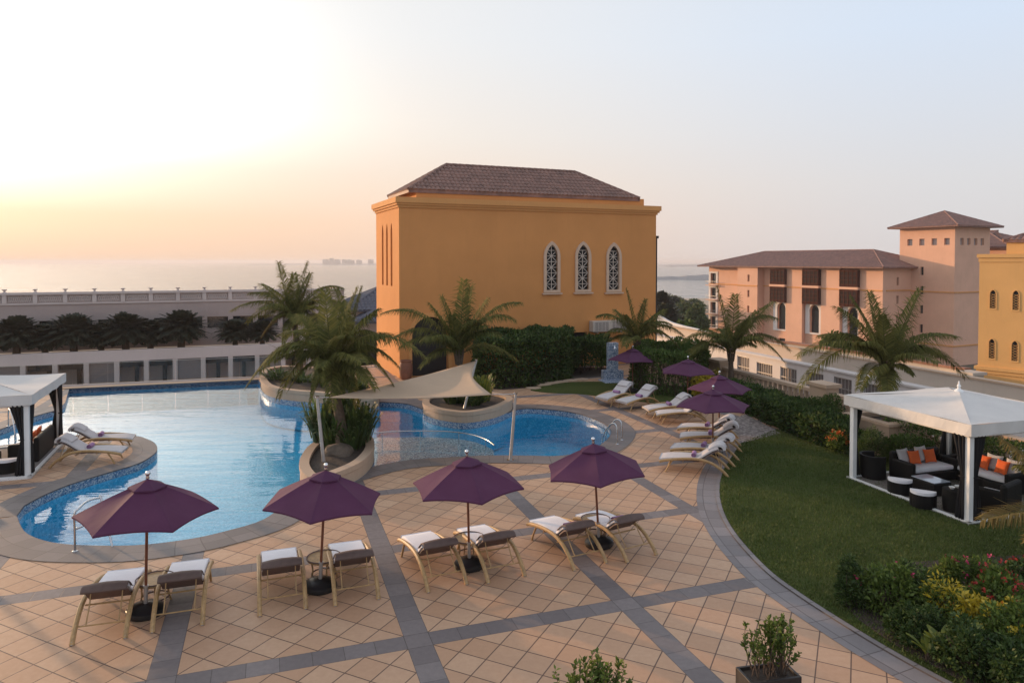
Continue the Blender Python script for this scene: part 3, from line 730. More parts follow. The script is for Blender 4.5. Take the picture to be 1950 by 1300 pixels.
MB().tube([(BL + .12, .25, 0), (BL + .12, .25, 7.9)], .13, 8).box((BL + .1, .25, 7.95), (.34, .34, .16)).build('drain_pipe', M['void'], pav)
# air conditioner hung on its front wall
ax0, az0 = fx(1121, 631); ax1, az1 = fx(1186, 608)
acm = empty('air_conditioner', tuple(C0 + BU * ((ax0 + ax1) / 2) + Z * az0), pav.rotation_euler.z, 'beige twin fan air conditioner hung on the ochre pavilion wall', 'air conditioner')
aw, ah = ax1 - ax0, az1 - az0
MB().rbox((0, -.3, ah / 2), (aw, .5, ah), .03).build('casing', M['ac'], acm)
for s in (-1, 1):
    MB().box((s * aw / 4, -.552, ah / 2), (aw * .41, .006, ah * .84)).build('fan_opening', M['shutter'], acm)
    mb = MB(); n_ = 9
    for k in range(n_): mb.box((s * aw / 4, -.56, ah * (.12 + .76 * k / (n_ - 1))), (aw * .4, .015, .02))
    for k in range(5): mb.box((s * aw / 4 + aw * .4 * (k / 4 - .5), -.565, ah / 2), (.02, .012, ah * .8))
    mb.build('fan_grille', M['lattice'], acm)
for s in (-1, 1): MB().box((s * aw * .35, -.25, -.06), (.06, .5, .08)).build('bracket', M['galv'], acm)

M['bay_glass'] = plain('brown_bay_glass', (.022, .011, .009), .7, .2, 3, spec=.1)
M['pale_glass'] = plain('pale_window', (.32, .27, .26), .3, .1, 1)
# ---- far pink hotel: wing, projecting bays, tower
PD = Vector((-.447, .894, 0)).normalized(); PN = Vector((-PD.y, PD.x, 0)) * 1.0      # PN points back into the building
if PN.x < 0: PN = -PN
N2 = Vector((67.6, 128, LOW_Z)); WL_, WW, WE = 46.0, 15.0, 5.3
hotel = empty('pink_hotel', (0, 0, 0), 0, 'long pink hotel wing with dark wooden bay windows and a square tower', 'building')
OW = N2 + PD * WL_                                          # far left end; the front runs from here towards N2
FU = -PD; FN = -PN
def HP(a, d=0.0, z=0.0): p = OW + FU * a + FN * d; return Vector((p.x, p.y, z))
def hx(px):                                                 # photograph column to metres along the wing's front
    k = (px - 975) / FPX; return (OW.x - k * OW.y) / (k * FU.y - FU.x)
zb = LOW_Z
mb = MB(); wins = []; bands = []
slit = lambda x, z: rect(x - .3, z, x + .3, z + 1.5)
FL = [2.0, -1.4, -4.8, -8.2]
xs1 = hx(1409)
hol = [slit(xs1, z) for z in FL]
b0, b1 = hx(1417), hx(1455)
for x in (hx(1490), hx(1553), hx(1626)):
    hol.append(arch_outline(2.3, 5.6, 4.4, 6, False, x, -7.9))
hol += [rect(hx(1490) - .9, zb + .9, hx(1490) + .9, zb + 2.2)]
WX = hx(1359); hol += [rect(WX - .9, z - 1.0, WX + .9, z + 1.6) for z in FL]
toH = facade(mb, HP(0, 0, 0), FU, rect(0, zb, WL_, WE), hol, .5, FN)
facade(mb, HP(0, 0, 0) + PN * WW, FN, rect(0, zb, WW, WE), [], .5, PD)
rs = [slit(3.2, z) for z in FL[:3]]
toR = facade(mb, HP(WL_, 0, 0), PN, rect(0, zb, WW, WE), rs, .5, FU)
# projecting block
bo = [slit((b1 - b0) * .55, z) for z in FL]
toB = facade(mb, HP(b0, 1.9, 0), FU, rect(0, zb, b1 - b0, WE - .02), bo, .5, FN)
facade(mb, HP(b1, 1.9, 0), PN, rect(0, zb, 1.9, WE - .02), [], .4, FU); facade(mb, HP(b0, 0, 0), FN, rect(0, zb, 1.9, WE - .02), [], .4, PD)
for (c0, c1) in ((hx(1503), hx(1534)), (hx(1570), hx(1606)), (hx(1642), WL_)):   # shallow buttress strips between the bays
    facade(mb, HP(c0, .9, 0), FU, rect(0, zb, c1 - c0, WE - .03), [], .4, FN)
    facade(mb, HP(c1, .9, 0), PN, rect(0, zb, .9, WE - .03), [], .4, FU); facade(mb, HP(c0, 0, 0), FN, rect(0, zb, .9, WE - .03), [], .4, PD)
mb.build('wall', M['pink'], hotel)
for h_ in hol + []: pane(MB(), toH, h_, .45).build('window', M['glass_dark'], hotel)
for h_ in bo: pane(MB(), toB, h_, .45).build('window', M['glass_dark'], hotel)
for h_ in rs: pane(MB(), toR, h_, .45).build('window', M['glass_dark'], hotel)
for z in FL:
    x0, x1 = WX - .9, WX + .9
    h_ = rect(x0, z - 1.0, x1, z + 1.6); fo = ring(MB(), toH, h_, rect(x0 - .6, z - 1.2, x1 + .6, z + 2.0), .0, .12).build('window_frame', M['whitewall'], hotel)
    bal = MB().box(HP(WX, .5, z - 1.25), (3.4, 1.0, .16), math.atan2(FU.y, FU.x)).build('balcony', M['pink'], hotel); m2 = MB()
    for k in range(9): m2.tube([HP(WX - 1.6 + k * .4, .95, z - 1.2), HP(WX - 1.6 + k * .4, .95, z - .3)], .03, 4)
    m2.tube([HP(WX - 1.7, .95, z - .3), HP(WX + 1.7, .95, z - .3)], .05, 4); m2.build('railing', M['galv'], bal)
ang = math.atan2(FU.y, FU.x)
for x in (hx(1490), hx(1553), hx(1626)):
    bx = MB(); p = HP(x, .75, 1.45); [bx.box(HP(x, .75, zc_), (4.0, 1.5, 3.2), ang) for zc_ in (3.2, -.5)]; bay = bx.build('bay_window', M['wood_dark'], hotel)
    m2 = MB(); gl = MB()
    for zc in (3.2, -.5):
        gl.box(HP(x, 1.51, zc + .1), (3.3, .04, 2.3), ang)
        for k in range(5): m2.box(HP(x - 1.8 + .9 * k, 1.54, zc), (.16, .1, 3.0), ang)
        for zz in (-1.2, -.3, .5, 1.3): m2.box(HP(x, 1.56, zc + zz), (3.9, .09, .13), ang)
    m2.build('screen', M['wood_dark'], bay); MB().box(HP(x, .8, 1.35), (4.2, 1.7, .45), ang).build('bay_band', M['pink'], hotel); gl.build('pane', M['bay_glass'], bay)
    ho = arch_outline(2.3, 5.6, 4.4, 6, False, x, -7.9); oo = arch_outline(4.3, 6.6, 5.2, 6, False, x, -8.2)
    ring(MB(), toH, ho, oo, 0, .25).build('arch_surround', M['whitewall'], hotel)
mb = MB()
for z in (-.15, ):
    mb.box(HP(WL_ / 2, .04, 1.1), (WL_, .2, .22), ang); mb.box(HP((b0 + b1) / 2, 1.94, 1.1), (b1 - b0, .2, .22), ang)
    p = N2 + PN * WW / 2; mb.box((p.x + FU.x * .04, p.y + FU.y * .04, 1.1), (.2, WW, .22), ang)
    for (c0, c1) in ((hx(1503), hx(1534)), (hx(1570), hx(1606)), (hx(1642), WL_)): mb.box(HP((c0 + c1) / 2, .94, 1.1), (c1 - c0, .2, .22), ang)
mb.build('string_course', M['ochre_trim'], hotel)
hip_roof('roof', HP(-.0, 1.2, 0), FU, WL_, WW + 1.2, WE, 3.3, 1.3, M['roof_far'], hotel, 12, 9, (.55, .8, .12))
TN = Vector((77.4, 124, zb)); TW = 10.3; TZ = 12.6
mb = MB(); OT = TN + PD * TW
sq = [rect(1.5 + 2.3 * k, 9.3, 2.5 + 2.3 * k, 10.5) for k in range(4)]
sl_ = [slit(4.4, z) for z in (3.9, .4, -3.1, -6.6)] + [rect(3.9, -11.3, 4.9, -9.6)]
toT = facade(mb, (OT.x, OT.y, 0), FU, rect(0, zb, TW, TZ), sq + sl_, .4, FN)
sq2 = [rect(1.5 + 2.0 * k, 9.3, 2.5 + 2.0 * k, 10.5) for k in range(4)]
toT2 = facade(mb, (TN.x, TN.y, 0), PN, rect(0, zb, TW, TZ), sq2, .4, FU)
Q = TN + PN * TW
facade(mb, (Q.x, Q.y, 0), PD, rect(0, zb, TW, TZ), [], .4, PN); Q2 = OT + PN * TW; facade(mb, (Q2.x, Q2.y, 0), FN, rect(0, zb, TW, TZ), [], .4, PD)
mb.build('tower_wall', M['pink'], hotel)
for h_ in sq + sl_: pane(MB(), toT, h_, .35).build('tower_window', M['pale_glass'] if h_ in sq else M['glass_dark'], hotel)
for h_ in sq2: pane(MB(), toT2, h_, .35).build('tower_window', M['pale_glass'], hotel)
for z in (.95, -8.5):
    mb = MB(); c = OT + FU * TW / 2 + FN * .05; mb.box((c.x, c.y, z), (TW + .1, .2, .2), ang); c = TN + PN * TW / 2 + FU * .05; mb.box((c.x, c.y, z), (.2, TW + .1, .2), ang)
    mb.build('tower_band', M['ochre_trim'], hotel)
hip_roof('tower_roof', (OT.x, OT.y, 0), FU, TW, TW, TZ, 3.0, 1.5, M['roof_far'], hotel, None, None, (.55, .8, .12))
B2 = Q + PN * .5 + PD * 2                                    # second wing behind the tower
mb = MB(); mb.box((B2.x + 9, B2.y + 10, -1), (14, 16, 20), ang); bw = mb.build('rear_wall', M['pink'], hotel)
hip_roof('rear_roof', (B2.x + 9 - 7 * FU.x - 8 * PN.x, B2.y + 10 - 7 * FU.y - 8 * PN.y, 0), FU, 14, 16, 9.0, 3.4, 1.4, M['roof_far'], hotel, None, None, (.55, .8, .12))

# ---- yellow building at the right edge
YO = Vector((38.9, 59, 0)); YU = Vector((.62, -.785, 0)).normalized(); YN = Vector((YU.y, -YU.x, 0)); YN = YN if YN.x < 0 else -YN
yb = empty('yellow_building', (0, 0, 0), 0, 'bright yellow building with small pierced arch windows at the right edge', 'building')
def yx(px, py):
    d = ray_y(px, py, 1.0) - Vector((0, 0, CAMH)); t = (YO - Vector((0, 0, CAMH))).dot(YN) / d.dot(YN); p = Vector((0, 0, CAMH)) + d * t; return ((p - YO).dot(YU), p.z)
yh = []
for px, y0, y1 in ((1890.5, 552, 587), (1934, 553, 590), (1888.5, 645, 682), (1932, 649, 687)):
    a, b = yx(px, y1), yx(px, y0); yh.append(arch_outline(.42, b[1] - a[1], b[1] - a[1] - .35, 6, True, a[0], a[1]))
for px, y0, y1 in ((1978, 555, 593), (1976, 652, 691)):
    a, b = yx(px, y1), yx(px, y0); yh.append(arch_outline(.42, b[1] - a[1], b[1] - a[1] - .35, 6, True, a[0], a[1]))
ax_, az_ = yx(1926, 770)
ya = arch_outline(2.6, 2.0 + 4, .7 + 4, 8, False, ax_, az_ - 4)
mb = MB(); toY = facade(mb, YO, YU, rect(0, zb, 12, 6.6), yh, .3, YN)
facade(mb, YO - YN * 10, YN, rect(0, zb, 10, 6.6), [], .3, -YU); mb.build('wall', M['yellow'], yb)
yang = math.atan2(YU.y, YU.x)
mb = MB()
def ybox(x0, x1, z0, z1, o):
    c = YO + YU * (x0 + x1) / 2 - YN * (5 - o / 2); mb.box((c.x, c.y, (z0 + z1) / 2), (x1 - x0 + o * 2, 10 + o, z1 - z0), yang)
zl = yx(1862, 703)[1]
ybox(0, 12, 6.35, 6.7, .06); ybox(0, 12, 6.7, 7.0, .16); mb.build('cornice', M['yellow'], yb)
mb = MB(); ybox(0, 12, zl - .25, zl + .05, .1); ybox(0, 12, zl + .05, zl + .3, .22); mb.build('string_course', M['yellow'], yb)
mb = MB(); c = YO + YU * 7.6 - YN * 4.5; mb.box((c.x, c.y, 7.5), (12, 7, 1.2), yang); mb.build('attic_wall', M['yellow'], yb)
hip_roof('roof', tuple(YO + YU * 1.6 - YN * 1.0), YU, 12, 7, 8.1, 1.6, .2, M['roof_far'], yb, None, None, (.4, .5, .09))
for h_ in yh:
    fo = ring(MB(), toY, h_, [((x - sum(p[0] for p in h_) / len(h_)) * 1.35 + sum(p[0] for p in h_) / len(h_), (z - sum(p[1] for p in h_) / len(h_)) * 1.1 + sum(p[1] for p in h_) / len(h_)) for x, z in h_], 0, .04).build('window', M['yellow'], yb)
    pane(MB(), toY, h_, .14).build('pane', M['void'], fo); l2 = MB(); xs = [p[0] for p in h_]; zs = [p[1] for p in h_]
    x0, x1, z0, z1 = min(xs), max(xs), min(zs), max(zs) - .3
    for k in range(6):
        zz = z0 + (z1 - z0) * k / 6; dz = (z1 - z0) / 6
        l2.tube([toY((x0, zz), -.1), toY((x1, zz + dz), -.1)], .025, 4).tube([toY((x1, zz), -.1), toY((x0, zz + dz), -.1)], .025, 4)
    l2.build('lattice', M['yellow'], fo)
nx, nz = yx(1926, 784)
MB().add([toY((nx, nz), .02)] + [toY((nx + .95 * math.cos(k * math.pi / 14), nz + .95 * math.sin(k * math.pi / 14)), .02) for k in range(15)], [(0, k, k + 1) for k in range(1, 15)]).build('niche', M['ochre'], yb)
for r_ in (1.0, 1.22, 1.44): MB().tube([toY((nx + r_ * math.cos(k * math.pi / 20), nz + r_ * math.sin(k * math.pi / 20)), .04) for k in range(21)], .06, 6).build('arch_moulding', M['ochre_trim'], yb, smooth=True)

# ---- white service block with louvred grilles beyond the parapet
SO = Vector((9.2, 66.6, 0)); SU = BALD; SN = Vector((SU.y, -SU.x, 0)); SN = SN if SN.x < 0 else -SN
sv = empty('service_block', (0, 0, 0), 0, 'low white block with grey louvred grilles beyond the terrace parapet', 'building')
def sx(px, py):
    d = ray_y(px, py, 1.0) - Vector((0, 0, CAMH)); t = (SO - Vector((0, 0, CAMH))).dot(SN) / d.dot(SN); p = Vector((0, 0, CAMH)) + d * t; return ((p - SO).dot(SU), p.z)
gh = []
for x0, x1, y0, y1 in ((1264, 1280, 658, 690), (1288, 1305, 660, 690), (1404, 1427, 676, 716), (1441, 1471, 688, 726), (1486, 1517, 697, 735), (1535, 1568, 706, 745), (1588, 1622, 716, 757), (1645, 1685, 728, 772)):
    a, b = sx(x0, y0), sx(x1, y0); c = sx(x0, y1); gh.append(rect(a[0], c[1], b[0], a[1]))
mb = MB(); L_ = 44; toS = facade(mb, SO, SU, rect(-8, zb, L_, .42), gh, .18, SN); mb.build('wall', M['whitewall'], sv)
sang = math.atan2(SU.y, SU.x)
for h_ in gh:
    x0, x1, z0, z1 = h_[0][0], h_[1][0], h_[0][1], h_[2][1]
    m2 = MB(); pane(m2, toS, h_, .16); go = m2.build('grille', M['shutter'], sv); m3 = MB(); nb = max(4, int((x1 - x0) / .22))
    for k in range(nb + 1): m3.tube([toS((x0 + (x1 - x0) * k / nb, z0), -.05), toS((x0 + (x1 - x0) * k / nb, z1), -.05)], .022, 4)
    for zz in (z0 + .03, (z0 + z1) / 2, z1 - .03): m3.tube([toS((x0, zz), -.05), toS((x1, zz), -.05)], .03, 4)
    m3.build('bars', M['galv'], go)
mb = MB()
def sbox(a0, a1, d0, d1, z0, z1): c = SO + SU * (a0 + a1) / 2 - SN * (d0 + d1) / 2; mb.box((c.x, c.y, (z0 + z1) / 2), (a1 - a0, d1 - d0, z1 - z0), sang)
sbox(-8, L_, -.12, 1.3, .32, .42); mb.build('roof_slab', M['whitewall'], sv)
mb = MB(); sbox(-8, L_, .5, .8, .42, 1.12); mb.build('roof_parapet', M['cream'], sv)
mb = MB(); sbox(-8, L_, .44, .86, 1.12, 1.2); mb.build('coping', M['rim'], sv)
# curved white wall at its far left end
cw = MB(); base = at(1275, 625, .4)
cpts = [ray_y(px, py, Y_) for px, py, Y_ in ((1252, 598, 88), (1275, 612, 86), (1300, 620, 83), (1330, 627, 80), (1362, 637, 77), (1390, 652, 74))]
cp = cat(cpts, 5); 
for a, b in zip(cp, cp[1:]): cw.add([(a.x, a.y, zb), (b.x, b.y, zb), b, a, (b.x + .25, b.y + .4, b.z), (a.x + .25, a.y + .4, a.z), (b.x + .25, b.y + .4, zb), (a.x + .25, a.y + .4, zb)], [(0, 1, 2, 3), (3, 2, 4, 5), (5, 4, 6, 7)])
tag(cw.build('boundary_wall', M['whitewall']), 'sweeping white boundary wall right of the ochre pavilion', 'wall')
rw_ = MB(); rp = [ray_y(px, py, Y_) for px, py, Y_ in ((1385, 650, 78), (1500, 654, 72), (1600, 668, 66), (1700, 683, 61), (1790, 698, 57), (1842, 706, 54.5))]
for a, b in zip(rp, rp[1:]): rw_.add([(a.x, a.y, zb), (b.x, b.y, zb), b, a, (b.x + .3, b.y + .3, b.z), (a.x + .3, a.y + .3, a.z)], [(0, 1, 2, 3), (3, 2, 4, 5)])
rwo = rw_.build('garden_wall', M['cream']); tag(rwo, 'cream garden wall with red coping in front of the pink hotel', 'wall')
rc = MB()
for a, b in zip(rp, rp[1:]):
    m_ = (a + b) / 2; d_ = b - a; rc.box((m_.x + .12, m_.y + .15, m_.z + .1), (d_.xy.length + .05, .65, .2), 0, Matrix.Rotation(math.atan2(d_.y, d_.x), 4, 'Z') @ Matrix.Rotation(-math.atan2(d_.z, d_.xy.length), 4, 'Y'))
rc.build('coping', M['pot'], rwo)
gp = ray_y(1850, 712, 53); gt = MB().box((gp.x, gp.y, (gp.z + zb) / 2), (1.1, 1.1, gp.z - zb), .3).box((gp.x, gp.y, gp.z + .1), (1.4, 1.4, .2), .3)
tag(gt.build('gate_pier', M['cream']), 'cream gate pier left of the yellow building', 'pier')

# ---- terrace parapet with piers on the right
pb = empty('terrace_parapet', (0, 0, 0), 0, 'sand coloured terrace parapet with open arches along the hedge', 'parapet')
bang = math.atan2(BALD.y, BALD.x)
def pbox(m, a0, a1, z0, z1, d): c = RW((a0 + a1) / 2) + Vector((-BALD.y, BALD.x, 0)) * 0; m.box((c.x, c.y, (z0 + z1) / 2), (a1 - a0, d, z1 - z0), bang)
piers = [-9, -1.2, 6.3, 13.5, 20.5]
mw, mc = MB(), MB()
for a0, a1 in zip(piers, piers[1:]):
    pbox(mw, a0 + .4, a1 - .4, -.3, .32, .22)
    k = a0 + .6
    while k < a1 - .5: pbox(mw, k, k + .12, .32, .88, .16); k += .34
    pbox(mc, a0 + .35, a1 - .35, .88, 1.02, .36)
mw.build('balusters', M['rim'], pb); mc.build('coping', M['rim'], pb)
for a in piers:
    m2 = MB(); pbox(m2, a - .5, a + .5, -.3, 1.22, .62); po = m2.build('pier', M['rim'], pb)
    m2 = MB(); pbox(m2, a - .58, a + .58, 1.22, 1.36, .8); m2.build('cap', M['rim'], po)

# ---- long building with balustraded roof and colonnade on the left
LA, LB = Vector((-50.6, 70, 0)), Vector((-19.7, 82, 0)); LU = (LB - LA).normalized(); LN = Vector((LU.y, -LU.x, 0))
lb = empty('terrace_house', (0, 0, 0), 0, 'long grey rendered house with roof balustrade and colonnade beyond the pool', 'building')
def lx(px): k = (px - 975) / FPX; return (LA.x - k * LA.y) / (k * LU.y - LU.x)
x0, x1 = lx(-260), lx(655); lang = math.atan2(LU.y, LU.x)
mb = MB(); up_h = []; P_ = lx(486) - lx(438)
bays = []
xx = lx(438)
while xx > x0 + P_: xx -= P_
while xx < x1: bays.append(xx); xx += P_
for a in bays[:-1]: up_h.append(rect(a + .25, -.85, a + P_ - .25, .4))
toU = facade(mb, LA, LU, rect(x0, -2.7, x1, 3.2), up_h, .4, LN)
facade(mb, LA + LU * x1, -LN, rect(0, zb, 14, 3.2), [], .4, LU)
mb.build('upper_wall', M['mauve'], lb)
for h_ in up_h: pane(MB(), toU, h_, .38).build('window', M['glass_dark'], lb)
def lbox(m, a0, a1, d0, d1, z0, z1): c = LA + LU * (a0 + a1) / 2 + LN * (d0 + d1) / 2; m.box((c.x, c.y, (z0 + z1) / 2), (a1 - a0, d1 - d0, z1 - z0), lang)
m_ = MB(); lbox(m_, x0, x1, 0, .12, 2.05, 2.22); lbox(m_, x0, x1, -.3, .25, 3.05, 3.3); m_.build('roof_coping', M['palewall'], lb)
for a in bays: m_ = MB(); lbox(m_, a - .2, a + .2, .02, .16, 2.22, 3.05); m_.build('balustrade_post', M['palewall'], lb)
for a in bays:
    m_ = MB(); c = LA + LU * a; T = Matrix.Translation((c.x, c.y, 3.3)); m_.lathe([(.18, 0), (.16, .05), (.07, .08), (.08, .14), (.22, .26), (.25, .31), (.04, .33)], 8, T); m_.build('finial', M['palewall'], lb)
for a in bays[:-1]:
    m_ = MB()
    for k in range(11):
        for s in (-1, 1):
            q = a + .3 + (P_ - .6) * k / 11; wq = (P_ - .6) / 11
            p0, p1 = LA + LU * q + LN * .05, LA + LU * (q + wq) + LN * .05
            zz = (2.3, 2.95) if s > 0 else (2.95, 2.3); m_.tube([(p0.x, p0.y, zz[0]), (p1.x, p1.y, zz[1])], .035, 4)
    m_.build('lattice_panel', M['palewall'], lb)
# raised planter terrace and colonnade below it
CO = 5.0
m_ = MB(); lbox(m_, x0, x1, 0, CO, -3.4, -2.75); lbox(m_, x0, x1, CO - .35, CO, -2.75, -2.3); m_.build('planter_ledge', M['palewall'], lb)
for a in bays: m_ = MB(); lbox(m_, a - .22, a + .22, CO - .5, CO - .05, -6.6, -3.4); m_.build('column', M['palewall'], lb)
m_ = MB(); lbox(m_, x0, x1, .6, .9, -6.6, -3.4); m_.build('colonnade_back', M['palewall'], lb)
for i, a in enumerate(bays[:-1]):
    if i % 3 == 1:
        m_ = MB(); lbox(m_, a + .22, a + P_ - .22, CO - .4, CO - .3, -6.6, -3.45); 
        for k in range(12): lbox(m_, a + .22, a + P_ - .22, CO - .3, CO - .27, -6.55 + k * .26, -6.5 + k * .26 + .12)
        m_.build('roller_shutter', M['shutter'], lb)
    else:
        m_ = MB(); lbox(m_, a + .22, a + P_ - .22, CO - .9, CO - .8, -4.1, -3.4); m_.build('shade_strip', M['void'], lb)  # near-black box stands in for the shade under the planter ledge
        m_ = MB(); lbox(m_, a + P_ * .5 - .16, a + P_ * .5 + .2, .95, 1.3, -6.6, -3.4); m_.build('inner_pillar', M['void'], lb)
m_ = MB(); c = LA + LU * (x0 + x1) / 2 + LN * 14; m_.box((c.x, c.y, -9.4), (x1 - x0 + 40, 30, 5.6), lang)
tag(m_.build('courtyard', M['asphalt']), None, None, None, 'structure')
# slate roofed villa between that house and the pavilion
vl = empty('slate_roof_villa', (0, 0, 0), 0, 'villa with blue grey hipped roof just left of the ochre pavilion', 'building')
vo = ray_y(668, 585, 84); vang = lang
mb = MB(); toV = facade(mb, (vo.x, vo.y, 0), LU, rect(0, zb, 14, .6), [arch_outline(2.6, 4.4, 3.0, 8, True, 1.9, -6.2)], .4, LN); facade(mb, (vo.x - LN.x * 10, vo.y - LN.y * 10, 0), LN, rect(0, zb, 10, .6), [], .4, -LU)
mb.build('wall', M['palewall'], vl); pane(MB(), toV, arch_outline(2.6, 4.4, 3.0, 8, True, 1.9, -6.2), .35).build('arch_window', M['void'], vl)
hip_roof('roof', (vo.x, vo.y, 0), LU, 14, 10, .6, 2.7, .8, M['slate'], vl, 5.5, 5.5, (.5, .7, .1))
hip_roof('porch_roof', tuple(Vector((vo.x, vo.y, 0)) + LU * .2 + LN * 3.2), LU, 9, 3.4, -.6, 1.7, .5, M['slate'], vl, 4.0, 4.0, (.5, .7, .1))
# hazy shapes across the water
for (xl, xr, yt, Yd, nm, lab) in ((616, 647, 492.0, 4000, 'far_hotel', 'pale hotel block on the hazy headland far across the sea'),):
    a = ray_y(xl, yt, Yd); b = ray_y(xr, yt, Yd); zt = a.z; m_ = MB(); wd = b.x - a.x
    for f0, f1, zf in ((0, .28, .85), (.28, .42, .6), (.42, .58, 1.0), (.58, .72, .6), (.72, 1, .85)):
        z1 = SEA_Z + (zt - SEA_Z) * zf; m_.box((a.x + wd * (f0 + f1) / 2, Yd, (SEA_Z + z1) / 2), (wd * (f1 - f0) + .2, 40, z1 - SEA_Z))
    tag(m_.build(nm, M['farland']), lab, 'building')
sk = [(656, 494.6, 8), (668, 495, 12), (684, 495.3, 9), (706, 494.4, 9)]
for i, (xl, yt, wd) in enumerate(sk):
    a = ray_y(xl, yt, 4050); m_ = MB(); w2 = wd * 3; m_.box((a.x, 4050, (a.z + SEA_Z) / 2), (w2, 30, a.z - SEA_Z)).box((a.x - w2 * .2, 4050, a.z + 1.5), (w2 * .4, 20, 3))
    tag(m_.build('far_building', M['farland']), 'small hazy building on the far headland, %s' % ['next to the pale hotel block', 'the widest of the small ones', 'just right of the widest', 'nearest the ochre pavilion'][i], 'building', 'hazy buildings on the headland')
# ------------------------------------------------------------------ plants
def leaf_quads(P, Nn, size, rs, aspect=.42, droop=.0, spread=.9):
    """one folded rhombic leaf per point, pointing roughly outwards"""
    n = len(P); d = Nn + spread * rs.normal(size=(n, 3)); d[:, 2] += .15 - droop
    d /= np.linalg.norm(d, axis=1)[:, None] + 1e-9
    r = rs.normal(size=(n, 3)); s = np.cross(d, r); s /= np.linalg.norm(s, axis=1)[:, None] + 1e-9; u = np.cross(s, d)
    L = (size * (.6 + .8 * rs.rand(n)))[:, None]; w = L * aspect * .5
    V = np.stack([P, P + d * L * .5 + s * w + u * w * .35, P + d * L - u * w * .3, P + d * L * .5 - s * w + u * w * .35], 1)
    return V.reshape(-1, 3)
def quads(n): return np.arange(4 * n, dtype=np.int32).reshape(n, 4)
def clump_points(clumps, n, rs, shell=.35):
    """points through ellipsoid clumps (cx, cy, cz, rx, ry, rz), denser near the skin; returns points and outward normals"""
    C = np.array(clumps, float); vol = C[:, 3] * C[:, 4] + C[:, 4] * C[:, 5] + C[:, 3] * C[:, 5]; k = rs.choice(len(C), n, p=vol / vol.sum())
    d = rs.normal(size=(n, 3)); d /= np.linalg.norm(d, axis=1)[:, None]; r = 1 - shell * rs.rand(n) ** 1.3
    P = C[k, :3] + d * C[k, 3:] * r[:, None]; N = d / C[k, 3:]; N /= np.linalg.norm(N, axis=1)[:, None]
    keep = P[:, 2] > .02; return P[keep], N[keep]
def lumpy(rx, ry, h, n, rs, lump=.35, z0=0.0):
    """clumps that pile up to a rounded shrub of half widths rx, ry and height h"""
    out = [(0, 0, z0 + h * .45, rx * .8, ry * .8, h * .48)]
    for i in range(n):
        a = rs.rand() * 6.283; e = rs.rand(); rr = math.sqrt(1 - e * e * .8); l = lump * (.6 + .7 * rs.rand())
        out.append((rx * .72 * rr * math.cos(a), ry * .72 * rr * math.sin(a), z0 + h * (.25 + .6 * e), rx * l, ry * l, h * l * .8))
    return out
def stems(mb, rs, n, rx, ry, h, r=.014, z0=0.0):
    for i in range(n):
        a = rs.rand() * 6.283; q = rs.rand() ** .5; b = Vector((.03 * math.cos(a), .03 * math.sin(a), z0)); t = Vector((rx * .8 * q * math.cos(a + .3), ry * .8 * q * math.sin(a + .3), z0 + h * (.6 + .3 * rs.rand())))
        m = b.lerp(t, .5) + Vector((rs.normal() * .05, rs.normal() * .05, .08 * h)); mb.tube([b, m, t], [r, r * .75, r * .35], 5)
    return mb
def bush(name, label, catg, loc, rx, ry, h, n, leaf, mat, seed, lumps=9, aspect=.45, rz=0.0, group=None, lump=.35, z0=0.0, bloom=None, spread=.9, nst=9, shell=.45):
    rs = np.random.RandomState(seed); t = empty(name, loc, rz, label, catg, group)
    P, N = clump_points(lumpy(rx, ry, h, lumps, rs, lump, z0), n, rs, shell)
    np_mesh('foliage', leaf_quads(P, N, leaf, rs, aspect, 0, spread), quads(len(P)), mat, t)
    stems(MB(), rs, nst, rx, ry, h, .016, 0).build('stem', M['twig'], t)
    if bloom:
        bm_, bn, bs = bloom; P, N = clump_points(lumpy(rx * 1.03, ry * 1.03, h * 1.04, lumps, np.random.RandomState(seed), lump, z0), bn * 6, rs, .05); up = (N[:, 2] > .1); P, N = P[up][:bn], N[up][:bn]
        PP = np.repeat(P, 9, 0) + rs.normal(size=(len(P) * 9, 3)) * bs * .5; NN = np.repeat(N, 9, 0)
        np_mesh('blossom', leaf_quads(PP, NN, bs, rs, .8, 0, .8), quads(len(PP)), bm_, t)
    return t
